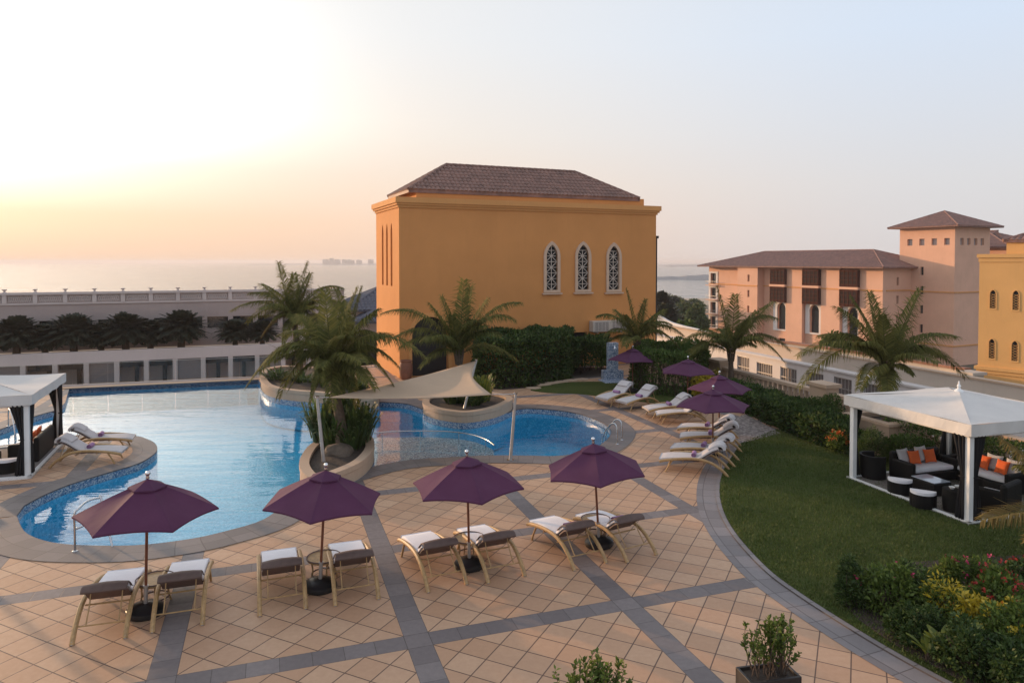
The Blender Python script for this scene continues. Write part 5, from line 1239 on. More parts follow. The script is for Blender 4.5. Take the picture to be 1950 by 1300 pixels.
# ------------------------------------------------------------------ sun loungers
def sunlounger(label, pillow):
    t = empty('sun_lounger', (0, 0, 0), 0, label, 'sun lounger', 'cane sun loungers with white mattresses'); W = .355
    side = [(1.0, .30), (.86, .35), (.5, .42), (.1, .465), (-.25, .46), (-.55, .38), (-.8, .23), (-.95, .09), (-1.02, .0)]
    for s in (-1, 1):
        MB().tube(cat([Vector((s * (W + .045), y, z)) for y, z in side], 5), .042, 8, flat=(1.0, 1.0)).build('side_rail', M['cane'], t, smooth='auto')
        MB().tube(cat([Vector((s * (W + .03), .62, .36)), Vector((s * (W + .03), .72, .2)), Vector((s * (W + .035), .82, 0))], 4), .024, 8).build('front_leg', M['cane'], t, smooth='auto')
    fr = MB()
    for y, z in ((.93, .30), (.3, .36), (-.3, .34)): MB().tube([(-W - .03, y, z), (W + .03, y, z)], .016, 6).build('crossbar', M['cane'], t)
    sl = MB()
    def strip_(path, w, th, crown=0.0):                         # bent slab following a side profile
        PRF = ((-1, 0), (-.95, 1), (-.5, 1), (0, 1), (.5, 1), (.95, 1), (1, 0), (.5, 0), (0, 0), (-.5, 0)); c_ = len(PRF)
        P = cat([Vector((0, y, z)) for y, z in path], 5); m = len(P); vs = []
        for i, p in enumerate(P):
            tg = (P[min(i + 1, m - 1)] - P[max(i - 1, 0)]).normalized(); nn = Vector((0, -tg.z, tg.y)); nn = nn if nn.z > 0 else -nn
            for (sx_, d) in PRF: vs.append(p + Vector((sx_ * w, 0, 0)) + nn * (th * d + crown * (1 - sx_ * sx_)))
        fs_ = [(i * c_ + k, i * c_ + (k + 1) % c_, (i + 1) * c_ + (k + 1) % c_, (i + 1) * c_ + k) for i in range(m - 1) for k in range(c_)] + [tuple(range(c_)), tuple((m - 1) * c_ + k for k in range(c_ - 1, -1, -1))]
        return vs, fs_
    seat = [(.98, .30), (.8, .335), (.4, .37), (.0, .385), (-.12, .385)]
    rest = [(-.12, .385), (-.3, .50), (-.55, .68), (-.72, .765), (-.8, .775)] if pillow else [(-.16, .385), (-.28, .48), (-.43, .60), (-.54, .672), (-.60, .68)]
    sl.add(*strip_(seat, W, .022)); sl.build('seat', M['taupe'], t)
    MB().add(*strip_([(rest[0][0] - .01, .37)] + [(y - .015, z - .015) for y, z in rest[1:]], W - .01, .03)).build('backrest', M['taupe'], t)
    off = lambda pth, d: [(y, z + d) for y, z in pth]
    mt = MB().add(*strip_([(1.0, .315)] + off(seat[1:-1], .03) + ([(-.13, .425), (-.3, .535), (-.55, .715), (-.73, .795)] if pillow else [(-.14, .425), (-.26, .515), (-.41, .635), (-.52, .70)]), W - .005, .06)).build('mattress', M['mattress'] if not pillow else M['mattress_dim'], t, bevel=.02)
    if pillow:
        MB().add(*strip_([(-.46, .70), (-.6, .80), (-.74, .865), (-.83, .83), (-.86, .76)], W * .8, .07)).build('pillow', M['mattress_dim'], t, bevel=.03)
    else:
        MB().add(*strip_([(-.27, .585), (-.37, .675), (-.48, .745), (-.585, .765), (-.65, .73), (-.655, .685)], W + .014, .018, .03)).build('backrest_cover', M['taupe'], t, bevel=.012)
    pr = MB(); q = .25; py_, pz_ = (-.62, .69) if pillow else (-.47, .61)
    pr.tube(cat([Vector((-q, py_, pz_)), Vector((-q, py_ - .11, .42)), Vector((-q, -.80, .2))], 3), .012, 6).tube(cat([Vector((q, py_, pz_)), Vector((q, py_ - .11, .42)), Vector((q, -.80, .2))], 3), .012, 6).tube([(-W - .03, -.80, .2), (W + .03, -.80, .2)], .013, 6)
    pr.build('prop', M['cane'], t)
    for s in (-1, 1): MB().tube([(s * (W + .045), -1.02, 0), (s * (W + .045), -1.0, .05)], .03, 8).build('foot_cap', M['galv'], t)
    return t
def place(o, head, foot, yh=-1.0, yf=1.0, s=None):
    d = foot - head; d.z = 0; L = d.length; d.normalize(); c = head - d * yh if s is None else (head + foot) / 2 - d * (yh + yf) / 2
    o.location = (c.x, c.y, 0); o.rotation_euler = (0, 0, math.atan2(d.y, d.x) - math.pi / 2); return L
first = {}
def lounger(label, head, foot, pillow, yh, yf):
    if pillow not in first: o = first[pillow] = sunlounger(label, pillow)
    else: o = copy_tree(first[pillow]); o['label'] = label
    L = place(o, head, foot, yh, yf, True); return o
which = ['below the handrail parasol', 'below the island parasol', 'below the shelf parasol', 'below the parasol nearest the lawn']
fl = [((148, 1215), (243, 1200), (236, 1092)), ((300, 1190), (383, 1178), (360, 1075)), ((498, 1158), (577, 1143), (532, 1056)), ((640, 1140), (713, 1128), (660, 1040)),
      ((807, 1113), (876, 1100), (802, 1024)), ((924, 1097), (985, 1088), (906, 1009)), ((1078, 1073), (1138, 1062), (1047, 993)), ((1177, 1058), (1231, 1048), (1135, 982))]
for i, (l, r_, f) in enumerate(fl):
    h = at((l[0] + r_[0]) / 2, (l[1] + r_[1]) / 2, .0); ft = at(f[0], f[1], .40)
    o = lounger('white lounger seen from behind, %s of the pair %s' % (('left', 'right')[i % 2], which[i // 2]), h, ft, False, -1.02, 1.0)
def towel(label, o, y, z, x=0.0, r=.075, L=.34, tilt=0.0):
    t = MB(); vs = []; n = 40
    pr = [(r * (1 - .75 * k / n), k * .62) for k in range(n + 1)]
    for x_ in (-L / 2, L / 2):
        for rr, a in pr: vs.append((x_, rr * math.cos(a), rr * math.sin(a)))
    m_ = n + 1; t.add(vs, [(k, k + 1, m_ + k + 1, m_ + k) for k in range(n)]); t.tube([(-L / 2 + .012, 0, 0), (L / 2 - .012, 0, 0)], r * .93, 14)
    q = t.build('rolled_towel', M['lilac'], None, smooth='auto'); tag(q, label, 'towel', 'rolled lilac towels on the loungers')
    W_ = Matrix.Translation(o.location) @ Euler(o.rotation_euler).to_matrix().to_4x4() @ Matrix.Translation((x, y, z)); q.matrix_world = W_ @ Matrix.Rotation(tilt, 4, 'Z')
bl = [((1256.5, 868), (1375, 847), 'lowest of the four in a row by the lawn'), ((1279.6, 848), (1391.5, 831), 'second up of the four by the lawn'), ((1294.6, 827.7), (1399.6, 807), 'third up of the four by the gravel'), ((1293, 810), (1392.7, 794), 'topmost of the four by the gravel'),
      ((1230, 777), (1306, 751.5), 'left one of the middle rear pair by the hedge side'), ((1254, 786), (1332, 764), 'its head hidden by the nearest rear parasol'), ((1141, 758.7), (1197, 727), 'left lounger of the pair nearest the mosaic shower'), ((1180, 765), (1242.7, 734.7), 'right lounger of the pair nearest the mosaic shower'),
      ((258.5, 831), (138, 812), 'rear lounger of the two beside the left cabana'), ((241.5, 855), (115, 832), 'front lounger of the two beside the left cabana')]
for f, h, lab in bl:
    o = lounger('white lounger with pillow, ' + lab, at(h[0], h[1], .86), at(f[0], f[1], .36), True, -.78, 1.0)
    if 'hidden by' not in lab: towel('lilac towel roll on the ' + lab, o, .0, .53, -.05)
for i in (6, 7): pass
FR = [o for o in COL.objects if o.parent is None and o.name.startswith('sun_lounger') and 'nearest the lawn' in o.get('label', '')]
for o in FR: towel('rolled lilac towel on the %s lounger below the parasol nearest the lawn' % ('left' if 'left of' in o['label'] else 'right'), o, -.02, .53, .12, .07, .3)
# round cane side tables between the pairs
def side_table(label, p):
    t = empty('side_table', p, 0, label, 'side table', 'round cane side tables'); MB().lathe([(.0, .40), (.29, .40), (.325, .41), (.335, .43), (.325, .445), (.0, .45)], 20, closed=False).build('top', M['cane'], t, smooth='auto')
    MB().tube([(.335 * math.cos(a * math.pi / 10), .335 * math.sin(a * math.pi / 10), .46) for a in range(21)], .014, 6).build('rim', M['taupe'], t, smooth=True)
    MB().tube([(.24 * math.cos(a * math.pi / 10), .24 * math.sin(a * math.pi / 10), .12) for a in range(21)], .014, 6).build('foot_ring', M['taupe'], t, smooth=True)
    for k in range(4):
        a = k * math.pi / 2 + .5; MB().tube(cat([Vector((.25 * math.cos(a), .25 * math.sin(a), .41)), Vector((.22 * math.cos(a), .22 * math.sin(a), .2)), Vector((.27 * math.cos(a), .27 * math.sin(a), 0))], 3), .016, 6).build('leg', M['cane'], t)
    return t
for i, ((bx, by), _, _, _, _) in enumerate(front):
    p = at(bx - 1, by) + Vector((-.02, .42, 0)); side_table('round cane side table ' + which[i], (p.x, p.y, 0))

# ------------------------------------------------------------------ hedges, shrubs, flower bed
PX = lambda *l: [at(x, y) for x, y in l]
hedge('tall_hedge', 'tall dark leafy hedge against the ochre pavilion', 'hedge', PX((905, 738), (955, 741), (1010, 736), (1082, 722), (1092, 702), (1010, 700), (905, 706)), 2.38, 26000, .19, M['hedge'], 3, .5, .1)
hedge('tall_hedge', 'thinner end of the hedge between the tall hedge and the mosaic shower', 'hedge', PX((1093, 716), (1150, 713), (1160, 700), (1096, 700)), 1.85, 9000, .17, M['hedge'], 5, .5, .1, skirt=.5)
hedge('clipped_shrub', 'big dark clipped shrub behind the rear parasols', 'shrub', PX((1200, 742), (1240, 752), (1300, 757), (1345, 746), (1350, 722), (1290, 712), (1215, 718)), 1.95, 16000, .14, M['box'], 7, .5, .1)
hb = [at(x, y) for x, y in HEDGE_PX]; hp = hb + [at(1655, 874)] + [RW(t) + Vector((-1.6, -.2, 0)) for t in (8.5, 4.5, 1)]
hedge('border_hedge', 'long leafy border hedge between the lawn and the parapet', 'hedge', hp, .85, 24000, .14, M['hedge'], 9, .5, .14)
q = at(1335, 755); bush('golden_shrub', 'yellow green shrub below the second rear parasol', 'shrub', (q.x, q.y, 0), .6, .6, 1.25, 2200, .13, M['croton'], 11, 8)
q = RW(8.0) + Vector((-1.35, 0, 0)); bush('clipped_dome', 'low clipped green dome left of the right cabana', 'shrub', (q.x, q.y, 0), 1.15, 1.0, 1.12, 6500, .07, M['box'], 13, 3, .5, spread=.6)
q = at(1728, 880); bush('clipped_dome', 'clipped green dome seen through the right cabana', 'shrub', (q.x, q.y, 0), 1.05, .8, .95, 6500, .07, M['box'], 15, 3, .5, spread=.6)
q = at(1603, 862); bush('flowering_shrub', 'red and orange flowering shrub at the left post of the right cabana', 'shrub', (q.x, q.y, 0), .5, .45, .8, 1400, .1, M['bright'], 17, 7, bloom=(M['orangefl'], 70, .055))
q = at(1660, 880); bush('feathery_shrub', 'dark feathery shrub behind the left post of the right cabana', 'shrub', (q.x, q.y, 0), .55, .5, 1.1, 3000, .1, M['hedge'], 19, 6, .2)
for i, (t_, h_, dx, lab) in enumerate(((-.2, 1.1, -1.0, 'thin reddish shrub against the parapet below the slim palm'), (2.4, 1.0, -.9, 'straggly shrub against the parapet right of the slim palm'), (4.6, .9, -.9, 'straggly shrub against the parapet near its middle pier'))):
    q = RW(t_) + Vector((dx, 0, 0)); bush('straggly_shrub', lab, 'shrub', (q.x, q.y, 0), .55, .5, h_, 900, .1, M['croton' if i == 0 else 'hedge'], 21 + i, 9, .35, lump=.3, nst=14, shell=.8)
CN = RW(14.2) + Vector((-.9, 0, 0)); CF = RW(24) + Vector((-1.3, 0, 0))
hedge('border_hedge', 'dark hedge behind the sofas of the right cabana', 'hedge', [RW(11.5) + Vector((-1.8, 0, 0)), RW(22) + Vector((-1.8, 0, 0)), RW(22) + Vector((-.5, 0, 0)), RW(11.5) + Vector((-.5, 0, 0))], 1.05, 9000, .1, M['box'], 27, .5, .08)
# the mixed bed at the lower right
def bed(px, py, rx, ry, h, n, leaf, mat, seed, lab, nm='shrub', **k): q = at(px, py); return bush(nm, lab, 'shrub', (q.x, q.y, .03), rx, ry, h, n, leaf, M[mat], seed, **k)
bed(1628, 1155, .36, .4, .78, 2600, .075, 'hedge', 31, 'dark upright shrub at the left tip of the flower bed', 'dark_shrub')
bed(1690, 1170, .55, .5, .8, 4200, .085, 'bright', 33, 'green shrub with a few pink flowers near the left of the flower bed', 'flowering_shrub', bloom=(M['pinkfl'], 12, .04))
bed(1745, 1150, .55, .55, .72, 3600, .08, 'hedge', 35, 'dark green shrub along the lawn side of the flower bed', 'dark_shrub')
bed(1800, 1185, .5, .42, .74, 480, .085, 'croton', 37, 'bright yellow leaved shrub in the middle of the flower bed', 'golden_shrub', shell=.7)
bed(1840, 1140, .6, .5, .75, 3600, .08, 'bright', 39, 'green shrub at the back of the bed right of the yellow one', 'green_shrub', bloom=(M['pinkfl'], 12, .045))
bed(1905, 1185, .55, .5, .85, 2600, .1, 'bright', 41, 'shrub with red flowers and yellow green leaves at the right frame edge', 'flowering_shrub', bloom=(M['redfl'], 34, .05))
bed(1960, 1150, .6, .5, .85, 3000, .09, 'hedge', 43, 'dark shrub with red flowers at the far right corner of the bed', 'flowering_shrub', bloom=(M['redfl'], 24, .05))
bed(1745, 1225, .5, .4, .55, 3200, .075, 'hedge', 44, 'low dark shrub beside the pavement edge in the flower bed', 'dark_shrub')
bed(1850, 1285, .55, .5, .72, 4600, .075, 'hedge', 45, 'dense dark shrub at the bottom of the flower bed', 'dark_shrub')
bed(1935, 1265, .6, .5, .82, 4200, .09, 'bright', 47, 'light green shrub at the lower right corner of the frame', 'green_shrub', bloom=(M['croton'], 26, .05))
bed(1960, 1330, .6, .5, .75, 3200, .08, 'hedge', 48, 'dark shrub at the bottom right frame corner', 'dark_shrub')
def canna(label, px, py, seed, n=9, h=.62, lw=.1):
    q = at(px, py); rs = np.random.RandomState(seed); t = empty('broad_leaf_plant', (q.x, q.y, .03), 0, label, 'plant'); V = []; sm = MB()
    for i in range(n):
        a = i * 2.4 + rs.rand(); hh = h * (.45 + .6 * rs.rand()); d = np.array([math.cos(a), math.sin(a), 0]); b = d * .03 + [0, 0, hh * .35]; L = .3 + .15 * rs.rand(); up = np.array([0, 0, 1.0]); w0 = np.array([-d[1], d[0], 0])
        MB().tube([(0, 0, 0), tuple(b)], [.012, .008], 5).build('stem', M['twig'], t); dirs = d * .45 + up * .9; prev = None
        for k in range(7):
            f = k / 6; p = b + dirs * L * f - up * .12 * f * f * L * 4 * .5 + d * .1 * f * f; w = w0 * lw * math.sin(math.pi * (f * .92 + .04)) ** .8; mid = p - up * .02
            if prev is not None:
                V += [[prev[0], prev[1], mid, p - w], [prev[1], prev[2], p + w, mid]]
            prev = (p - w, mid, p + w)
    V = np.array(V).reshape(-1, 3); np_mesh('leaf', V, quads(len(V) // 4), M['lime'], t); return t
canna('broad yellow green leaved plant in front of the yellow shrub', 1800, 1268, 51, 12, .85, .085)
bed(1870, 1215, .45, .4, .66, 1500, .09, 'croton', 49, 'loose yellow green shrub between the yellow shrub and the red flowers', 'golden_shrub', shell=.8, bloom=(M['orangefl'], 8, .04))
bed(1800, 1190, .5, .42, .66, 1800, .08, 'bright', 46, 'green shrub growing among the yellow leaves in the middle of the bed', 'green_shrub')
canna('broad leaved plant among the bright shrubs at the front of the bed', 1838, 1262, 55, 10, .9, .09)
canna('broad leaved plant leaning over the pavement edge', 1765, 1262, 53, 6, .55, .06)
# dark boxes with shrubs below the camera
def box_planter(label, px, py, rz, seed, slab):
    q = at(px, py, .6); t = empty('box_planter', (q.x, q.y, 0), rz, label, 'planter', 'dark box planters'); w, d, h = .78, .42, .6; mb = MB()
    for c, s in (((0, -d / 2 + .02, h / 2), (w, .04, h)), ((0, d / 2 - .02, h / 2), (w, .04, h)), ((-w / 2 + .02, 0, h / 2), (.04, d - .08, h)), ((w / 2 - .02, 0, h / 2), (.04, d - .08, h)), ((0, 0, .03), (w - .08, d - .08, .04))): mb.box(c, s)
    mb.build('box', M['darkbox'], t, bevel=.006); MB().box((0, 0, .53), (w - .08, d - .08, .05)).build('soil', M['soil'], t)
    rs = np.random.RandomState(seed); s = empty('potted_shrub', (q.x, q.y, .55), rz, slab, 'shrub', 'shrubs in the dark box planters'); sm = MB(); P = []; N = []
    for i in range(46):
        x = (rs.rand() - .5) * w * .7; a = rs.rand() * 6.28; hh = .3 + .5 * rs.rand() ** .8 * (1 - .35 * abs(x) / w); b = Vector((x, (rs.rand() - .5) * .2, 0)); tp = b + Vector((math.cos(a) * .13 + x * .35, math.sin(a) * .16, hh)); m = b.lerp(tp, .5) + Vector((rs.normal() * .03, rs.normal() * .03, 0))
        sm.tube([b, m, tp], [.008, .006, .003], 4)
        for k in range(int(30)):
            f = .35 + .67 * rs.rand() ** .6; p = (b.lerp(m, f * 2) if f < .5 else m.lerp(tp, f * 2 - 1)); aa = rs.rand() * 6.28; P.append(p); N.append((math.cos(aa), math.sin(aa), .5 + .5 * rs.rand()))
    sm.build('stem', M['twig'], s); np_mesh('foliage', leaf_quads(np.array(P), np.array(N), .065, rs, .5, 0, .35), quads(len(P)), M['bright'], s); return t
box_planter('dark fibre box planter standing on the tiles at the bottom right', 1463, 1278, R(12), 61, 'sparse green shrub in the box planter nearest the lawn edge')
box_planter('dark box planter mostly below the frame at the bottom middle', 1128, 1362, R(12), 67, 'green shrub tip peeping over the bottom frame edge')

# ------------------------------------------------------------------ garden shower, pots, stepping stones, carpet
q = at(1166, 722); st = empty('garden_shower', (q.x, q.y, 0), R(12), 'blue grey mosaic garden shower beside the rear parasol', 'shower')
MB().box((0, 0, 1.0), (.55, .35, 2.0)).build('tower', M['mosaic_grey'], st); MB().box((-.42, 0, .25), (.28, .45, .5)).box((.42, 0, .25), (.28, .45, .5)).build('plinth', M['mosaic_grey'], st)
MB().box((0, -.7, .03), (1.7, 1.2, .05)).build('tray', M['mosaic_grey'], st); MB().tube([(0, -.17, 1.8), (0, -.34, 1.83), (0, -.37, 1.76)], .03, 8).lathe([(.09, 1.72), (.05, 1.78)], 10, Matrix.Translation((0, -.37, 0))).build('shower_head', M['chrome'], st)
for i, (px, py) in enumerate(((1016, 740), (1034, 733.5), (1050, 730), (1068, 727.5), (1087, 725), (1108, 723))):
    q = at(px, py); m_ = MB(); rr = [(.36 + .05 * math.sin(k * 2.1 + i)) for k in range(9)]; m_.prism([(q.x + rr[k] * 1.1 * math.cos(k * .698), q.y + rr[k] * .75 * math.sin(k * .698)) for k in range(9)], 0, .06)
    tag(m_.build('stepping_stone', M['rim'], bevel=.015), 'pale stepping stone in front of the hedge, %s from the pool side' % ['first', 'second', 'third', 'fourth', 'fifth', 'last'][i], 'stepping stone', 'stepping stones towards the shower')
q = at(773, 722); t = empty('terracotta_urn', (q.x, q.y, 0), 0, 'tall terracotta urn at the corner of the ochre pavilion', 'urn')
MB().lathe([(.24, 0), (.3, .1), (.37, .45), (.36, .75), (.31, .95), (.34, 1.0), (.34, 1.04), (.28, 1.04), (.26, .9)], 20, closed=False).build('body', M['pot'], t, smooth='auto'); MB().lathe([(0, .92), (.27, .92)], 20, closed=False).build('soil', M['soil'], t)
mb = MB(); c = Vector((C0.x, C0.y, 0)); p = [c + BU * a - BW * b for a, b in ((.9, .02), (2.7, .02), (2.5, 1.6), (.7, 1.6))]; mb.prism([(v.x, v.y) for v in p], 0, .018)
tag(mb.build('door_carpet', M['red']), 'dark red carpet at the pavilion doorway', 'carpet')
# square planter of the biggest palm
q = at(1690, 800, .9); q = Vector((ray_y(1690, 800, QY).x, QY, 0)); t = empty('square_planter', q, GA, 'square cream planter box at the foot of the biggest palm', 'planter'); w = 1.75
mb = MB()
for cx, cy, sx_, sy_ in ((0, -w / 2, w + .2, .2), (0, w / 2, w + .2, .2), (-w / 2, 0, .2, w - .2), (w / 2, 0, .2, w - .2)): mb.box((cx, cy, .42), (sx_, sy_, .84))
mb.build('wall', M['rim'], t); mb = MB()
for cx, cy, sx_, sy_ in ((0, -w / 2, w + .32, .3), (0, w / 2, w + .32, .3), (-w / 2, 0, .3, w - .3), (w / 2, 0, .3, w - .3)): mb.box((cx, cy, .89), (sx_, sy_, .1))
mb.build('rim', M['rim'], t); MB().box((0, 0, .7), (w - .2, w - .2, .1)).build('soil', M['soil'], t)

# ------------------------------------------------------------------ cabanas
def cabana(label, P0, u, w, LU_, LW_, ev=(2.2, 2.48), apex=2.86, curt=(), tie=True):
    """P0 near corner, u and w plan directions of the two sides"""
    t = empty('cabana', P0, 0, label, 'cabana', 'white canvas cabanas'); u, w = Vector(u).normalized(), Vector(w).normalized(); a = math.atan2(u.y, u.x)
    P = lambda x, y, z: u * x + w * y + Vector((0, 0, z)); cs = [(0, 0), (LU_, 0), (LU_, LW_), (0, LW_)]
    for (x, y) in cs:
        MB().rbox(P(x + (.07 if x == 0 else -.07), y + (.07 if y == 0 else -.07), ev[0] / 2 + .04), (.14, .14, ev[0]), .012, a).build('post', M['white_metal'], t)
    MB().box(P(LU_ / 2, LW_ / 2, .03), (LU_ + .1, LW_ + .1, .06), a).build('floor', M['asphalt'], t)
    m_ = MB()
    for (x0, y0), (x1, y1) in zip(cs, cs[1:] + cs[:1]):
        c = P((x0 + x1) / 2, (y0 + y1) / 2, .045); d = P(x1, y1, 0) - P(x0, y0, 0); m_.box(c, (d.length + .1, .1, .09), math.atan2(d.y, d.x))
    m_.build('kerb', M['white_metal'], t)
    o = .12; N_ = 14; cv = MB(); ap = P(LU_ / 2, LW_ / 2, apex)
    ext = [(-o, -o), (LU_ + o, -o), (LU_ + o, LW_ + o), (-o, LW_ + o)]
    for (x0, y0), (x1, y1) in zip(ext, ext[1:] + ext[:1]):
        A, B = P(x0, y0, ev[1]), P(x1, y1, ev[1]); vs = []
        for i in range(N_ + 1):
            for j in range(N_ + 1):
                f = i / N_; e = A.lerp(B, j / N_); p = e.lerp(ap, f); p.z = ev[1] + (apex - ev[1]) * (f * .8 + .2 * f ** 3) - .05 * math.sin(math.pi * f) * math.sin(math.pi * j / N_) + .012 * math.sin(9 * j / N_ + 5 * f) * (1 - f)
                vs.append(p)
        cv.add(vs, [(i * (N_ + 1) + j, i * (N_ + 1) + j + 1, (i + 1) * (N_ + 1) + j + 1, (i + 1) * (N_ + 1) + j) for i in range(N_) for j in range(N_)])
    cv.build('roof', M['canvas_white'], t, smooth='auto')
    for (x0, y0), (x1, y1) in zip(ext, ext[1:] + ext[:1]):
        A, B = P(x0, y0, ev[1]), P(x1, y1, ev[1]); n = 24; vs = []; out = (P(x0, y0, 0) + P(x1, y1, 0) - P(LU_, LW_, 0)); out.z = 0; out.normalize()
        for k in range(n + 1):
            e = A.lerp(B, k / n) + out * (.012 * math.sin(k * 1.3) * (0 < k < n)); vs += [A.lerp(B, k / n), e + out * .015 * (0 < k < n) - Vector((0, 0, ev[1] - ev[0] + .01 * math.sin(k * .9)))]
        MB().add(vs, [(2 * k, 2 * k + 1, 2 * k + 3, 2 * k + 2) for k in range(n)]).build('valance', M['canvas_white'], t)
    m_ = MB()
    for (x0, y0), (x1, y1) in zip(cs, cs[1:] + cs[:1]): m_.tube([P(x0, y0, ev[0] - .03), P(x1, y1, ev[0] - .03)], .04, 6)
    m_.build('frame', M['white_metal'], t)
    MB().lathe([(.13, -.06), (.1, 0), (.045, .04), (.035, .08), (.055, .11), (.03, .15), (.02, .2), (.024, .225), (.004, .25)], 14, Matrix.Translation(ap)).build('finial', M['white_metal'], t, smooth='auto')
    for (x, y, dx, dy) in curt:                            # tied back curtains hanging inside the posts
        vs = []; nz, nk = 18, 22; q0 = P(x, y, 0); d = (u * dx + w * dy).normalized(); nn = Vector((-d.y, d.x, 0))
        for i in range(nz + 1):
            z = .1 + (ev[0] - .12) * i / nz; f = (z - 1.15) / 1.0; wd = .08 + .16 * min(1, abs(f)) ** .8 if f < 0 else .08 + .26 * min(1, f) ** 1.1
            for k in range(nk + 1): g = k / nk; vs.append(q0 + d * (.14 + wd * g) + nn * (.05 * math.sin(g * 19 + .3 * math.sin(3 * z)) * (.5 + .5 * min(1, abs(f) + .3))) + Vector((0, 0, z)))
        cu = MB().add(vs, [(i * (nk + 1) + k, i * (nk + 1) + k + 1, (i + 1) * (nk + 1) + k + 1, (i + 1) * (nk + 1) + k) for i in range(nz) for k in range(nk)]).build('curtain', M['curtain'], t, smooth=True)
        cu.modifiers.new('solid', 'SOLIDIFY').thickness = .01
        c = q0 + d * .2; MB().tube([c + Vector((.07 * math.cos(k), .07 * math.sin(k), 1.15)) for k in [j * .7 for j in range(10)]], .014, 5).build('tie', M['curtain'], cu)
    return t, P
RP0, RP1 = at(1845, 1000), at(1617, 912); ru = (RP1 - RP0).normalized(); rw = Vector((-ru.y, ru.x, 0)); rw = rw if rw.x > 0 else -rw; RL = (RP1 - RP0).length
rc_, RPf = cabana('white cabana with black curtains and a lounge suite on the lawn at the right', RP0, ru, rw, RL, 3.8, curt=[(0, 0, 1, 0), (0, 0, 0, 1), (RL, 0, 0, 1), (RL, 3.8, -1, 0), (0, 3.8, 1, 0), (RL, 3.8, 0, -1)])
LP0, LP1 = at(57, 910), at(119, 846); lu = (LP1 - LP0).normalized(); lw_ = Vector((-lu.y, lu.x, 0)); lw_ = lw_ if lw_.x < 0 else -lw_; LL = (LP1 - LP0).length
lc_, LPf = cabana('white cabana on the pool peninsula at the left frame edge', LP0, lu, lw_, LL, 3.8, curt=[(0, 0, 0, 1), (LL, 0, -1, 0), (0, 0, 1, 0), (LL, 0, 0, 1)])
def furn(name, P0, Pf, x, y, face, label, catg, group=None):
    """empty at cabana coordinates x, y whose local -y looks towards the plan direction 'face'"""
    p = P0 + Pf(x, y, 0); d = Vector(face); return empty(name, (p.x, p.y, .06), math.atan2(d.y, d.x) + math.pi / 2, label, catg, group)
def arcslab(mb, r0, r1, a0, a1, z0, z1, n=14, lean=0.0):
    vs = []
    for k in range(n + 1):
        a = a0 + (a1 - a0) * k / n
        for r, z in ((r0, z0), (r1, z0), (r1 + lean, z1), (r0 + lean, z1)): vs.append((r * math.cos(a), r * math.sin(a), z))
    return mb.add(vs, [(i * 4 + k, i * 4 + (k + 1) % 4, (i + 1) * 4 + (k + 1) % 4, (i + 1) * 4 + k) for i in range(n) for k in range(4)] + [(0, 1, 2, 3), tuple(n * 4 + k for k in (3, 2, 1, 0))])
def sofa(t, L=1.9, D=.82):
    mb = MB(); mb.rbox((0, 0, .15), (L, D, .3), .05).build('base', M['rattan'], t)
    MB().rbox((0, D / 2 - .07, .42), (L + .04, .16, .72), .06).build('backrest', M['rattan'], t)
    for s in (-1, 1): MB().rbox((s * (L / 2 - .06), -.02, .32), (.14, D, .56), .05).build('armrest', M['rattan'], t)
    MB().rbox((0, -.05, .36), (L - .28, D - .18, .13), .05, seg=3).build('seat_cushion', M['mattress'], t, smooth='auto')
def tub(t, r=.36):
    arcslab(MB(), r - .06, r, -.5, math.pi + .5, .05, .68, 18, .03).build('shell', M['rattan'], t, smooth='auto'); MB().lathe([(r - .03, .0), (r - .03, .32), (.0, .34)], 20, closed=False).build('base', M['rattan'], t, smooth='auto')
    MB().lathe([(r - .08, .33), (r - .07, .38), (r - .12, .42), (0, .43)], 20, closed=False).build('seat_cushion', M['mattress_dim'], t, smooth='auto')
def pillow(label, base, x, y, z, mat, rz=0.0, s=.4, tilt=-.35):
    bm = bmesh.new(); bmesh.ops.create_grid(bm, x_segments=10, y_segments=10, size=.5); vs = [v.co.copy() for v in bm.verts]; fs_ = [[v.index for v in f.verts] for f in bm.faces]; bm.free(); mb = MB(); th = .11
    for sg in (1, -1): mb.add([(v.x * s * (1 - .12 * (1 - (2 * v.y) ** 2) * abs(2 * v.x) ** 3), v.y * s * (1 - .12 * (1 - (2 * v.x) ** 2) * abs(2 * v.y) ** 3), sg * th * s * 1.3 * max(0, (1 - (2 * v.x) ** 4) * (1 - (2 * v.y) ** 4)) ** .6 + sg * .004) for v in vs], fs_ if sg > 0 else [f[::-1] for f in fs_])
    o = mb.build('cushion', M[mat], None, smooth='auto'); tag(o, label, 'cushion', 'white and orange cushions in the cabanas')
    o.matrix_world = Matrix.Translation(base.location) @ Euler(base.rotation_euler).to_matrix().to_4x4() @ Matrix.Translation((x, y, z)) @ Matrix.Rotation(rz, 4, 'Z') @ Matrix.Rotation(math.pi / 2 + tilt, 4, 'X'); return o
def half_stool(t, r=.34):
    o = [(r * math.cos(a * math.pi / 12), r * 1.0 * math.sin(a * math.pi / 12)) for a in range(13)]; MB().prism(o, 0, .34).build('base', M['rattan'], t); MB().prism([(x * .97, y * .97 + .01) for x, y in o], .34, .42).build('cushion', M['mattress'], t, bevel=.025)
s1 = furn('rattan_sofa', RP0, RPf, RL - .75, 2.0, -ru, 'black rattan sofa at the left back of the right cabana', 'sofa'); sofa(s1, 1.75)
s2 = furn('rattan_sofa', RP0, RPf, 2.15, 3.15, -rw, 'long black rattan sofa along the hedge side of the right cabana', 'sofa'); sofa(s2, 2.1)
for x, m_, z, lab in ((-.55, 'mattress_dim', .64, 'white cushion at the left end of the left sofa in the right cabana'), (.12, 'mattress_dim', .66, 'white cushion in the middle of the left sofa in the right cabana')): pillow(lab, s1, x, .2, z, m_, .1, .46)
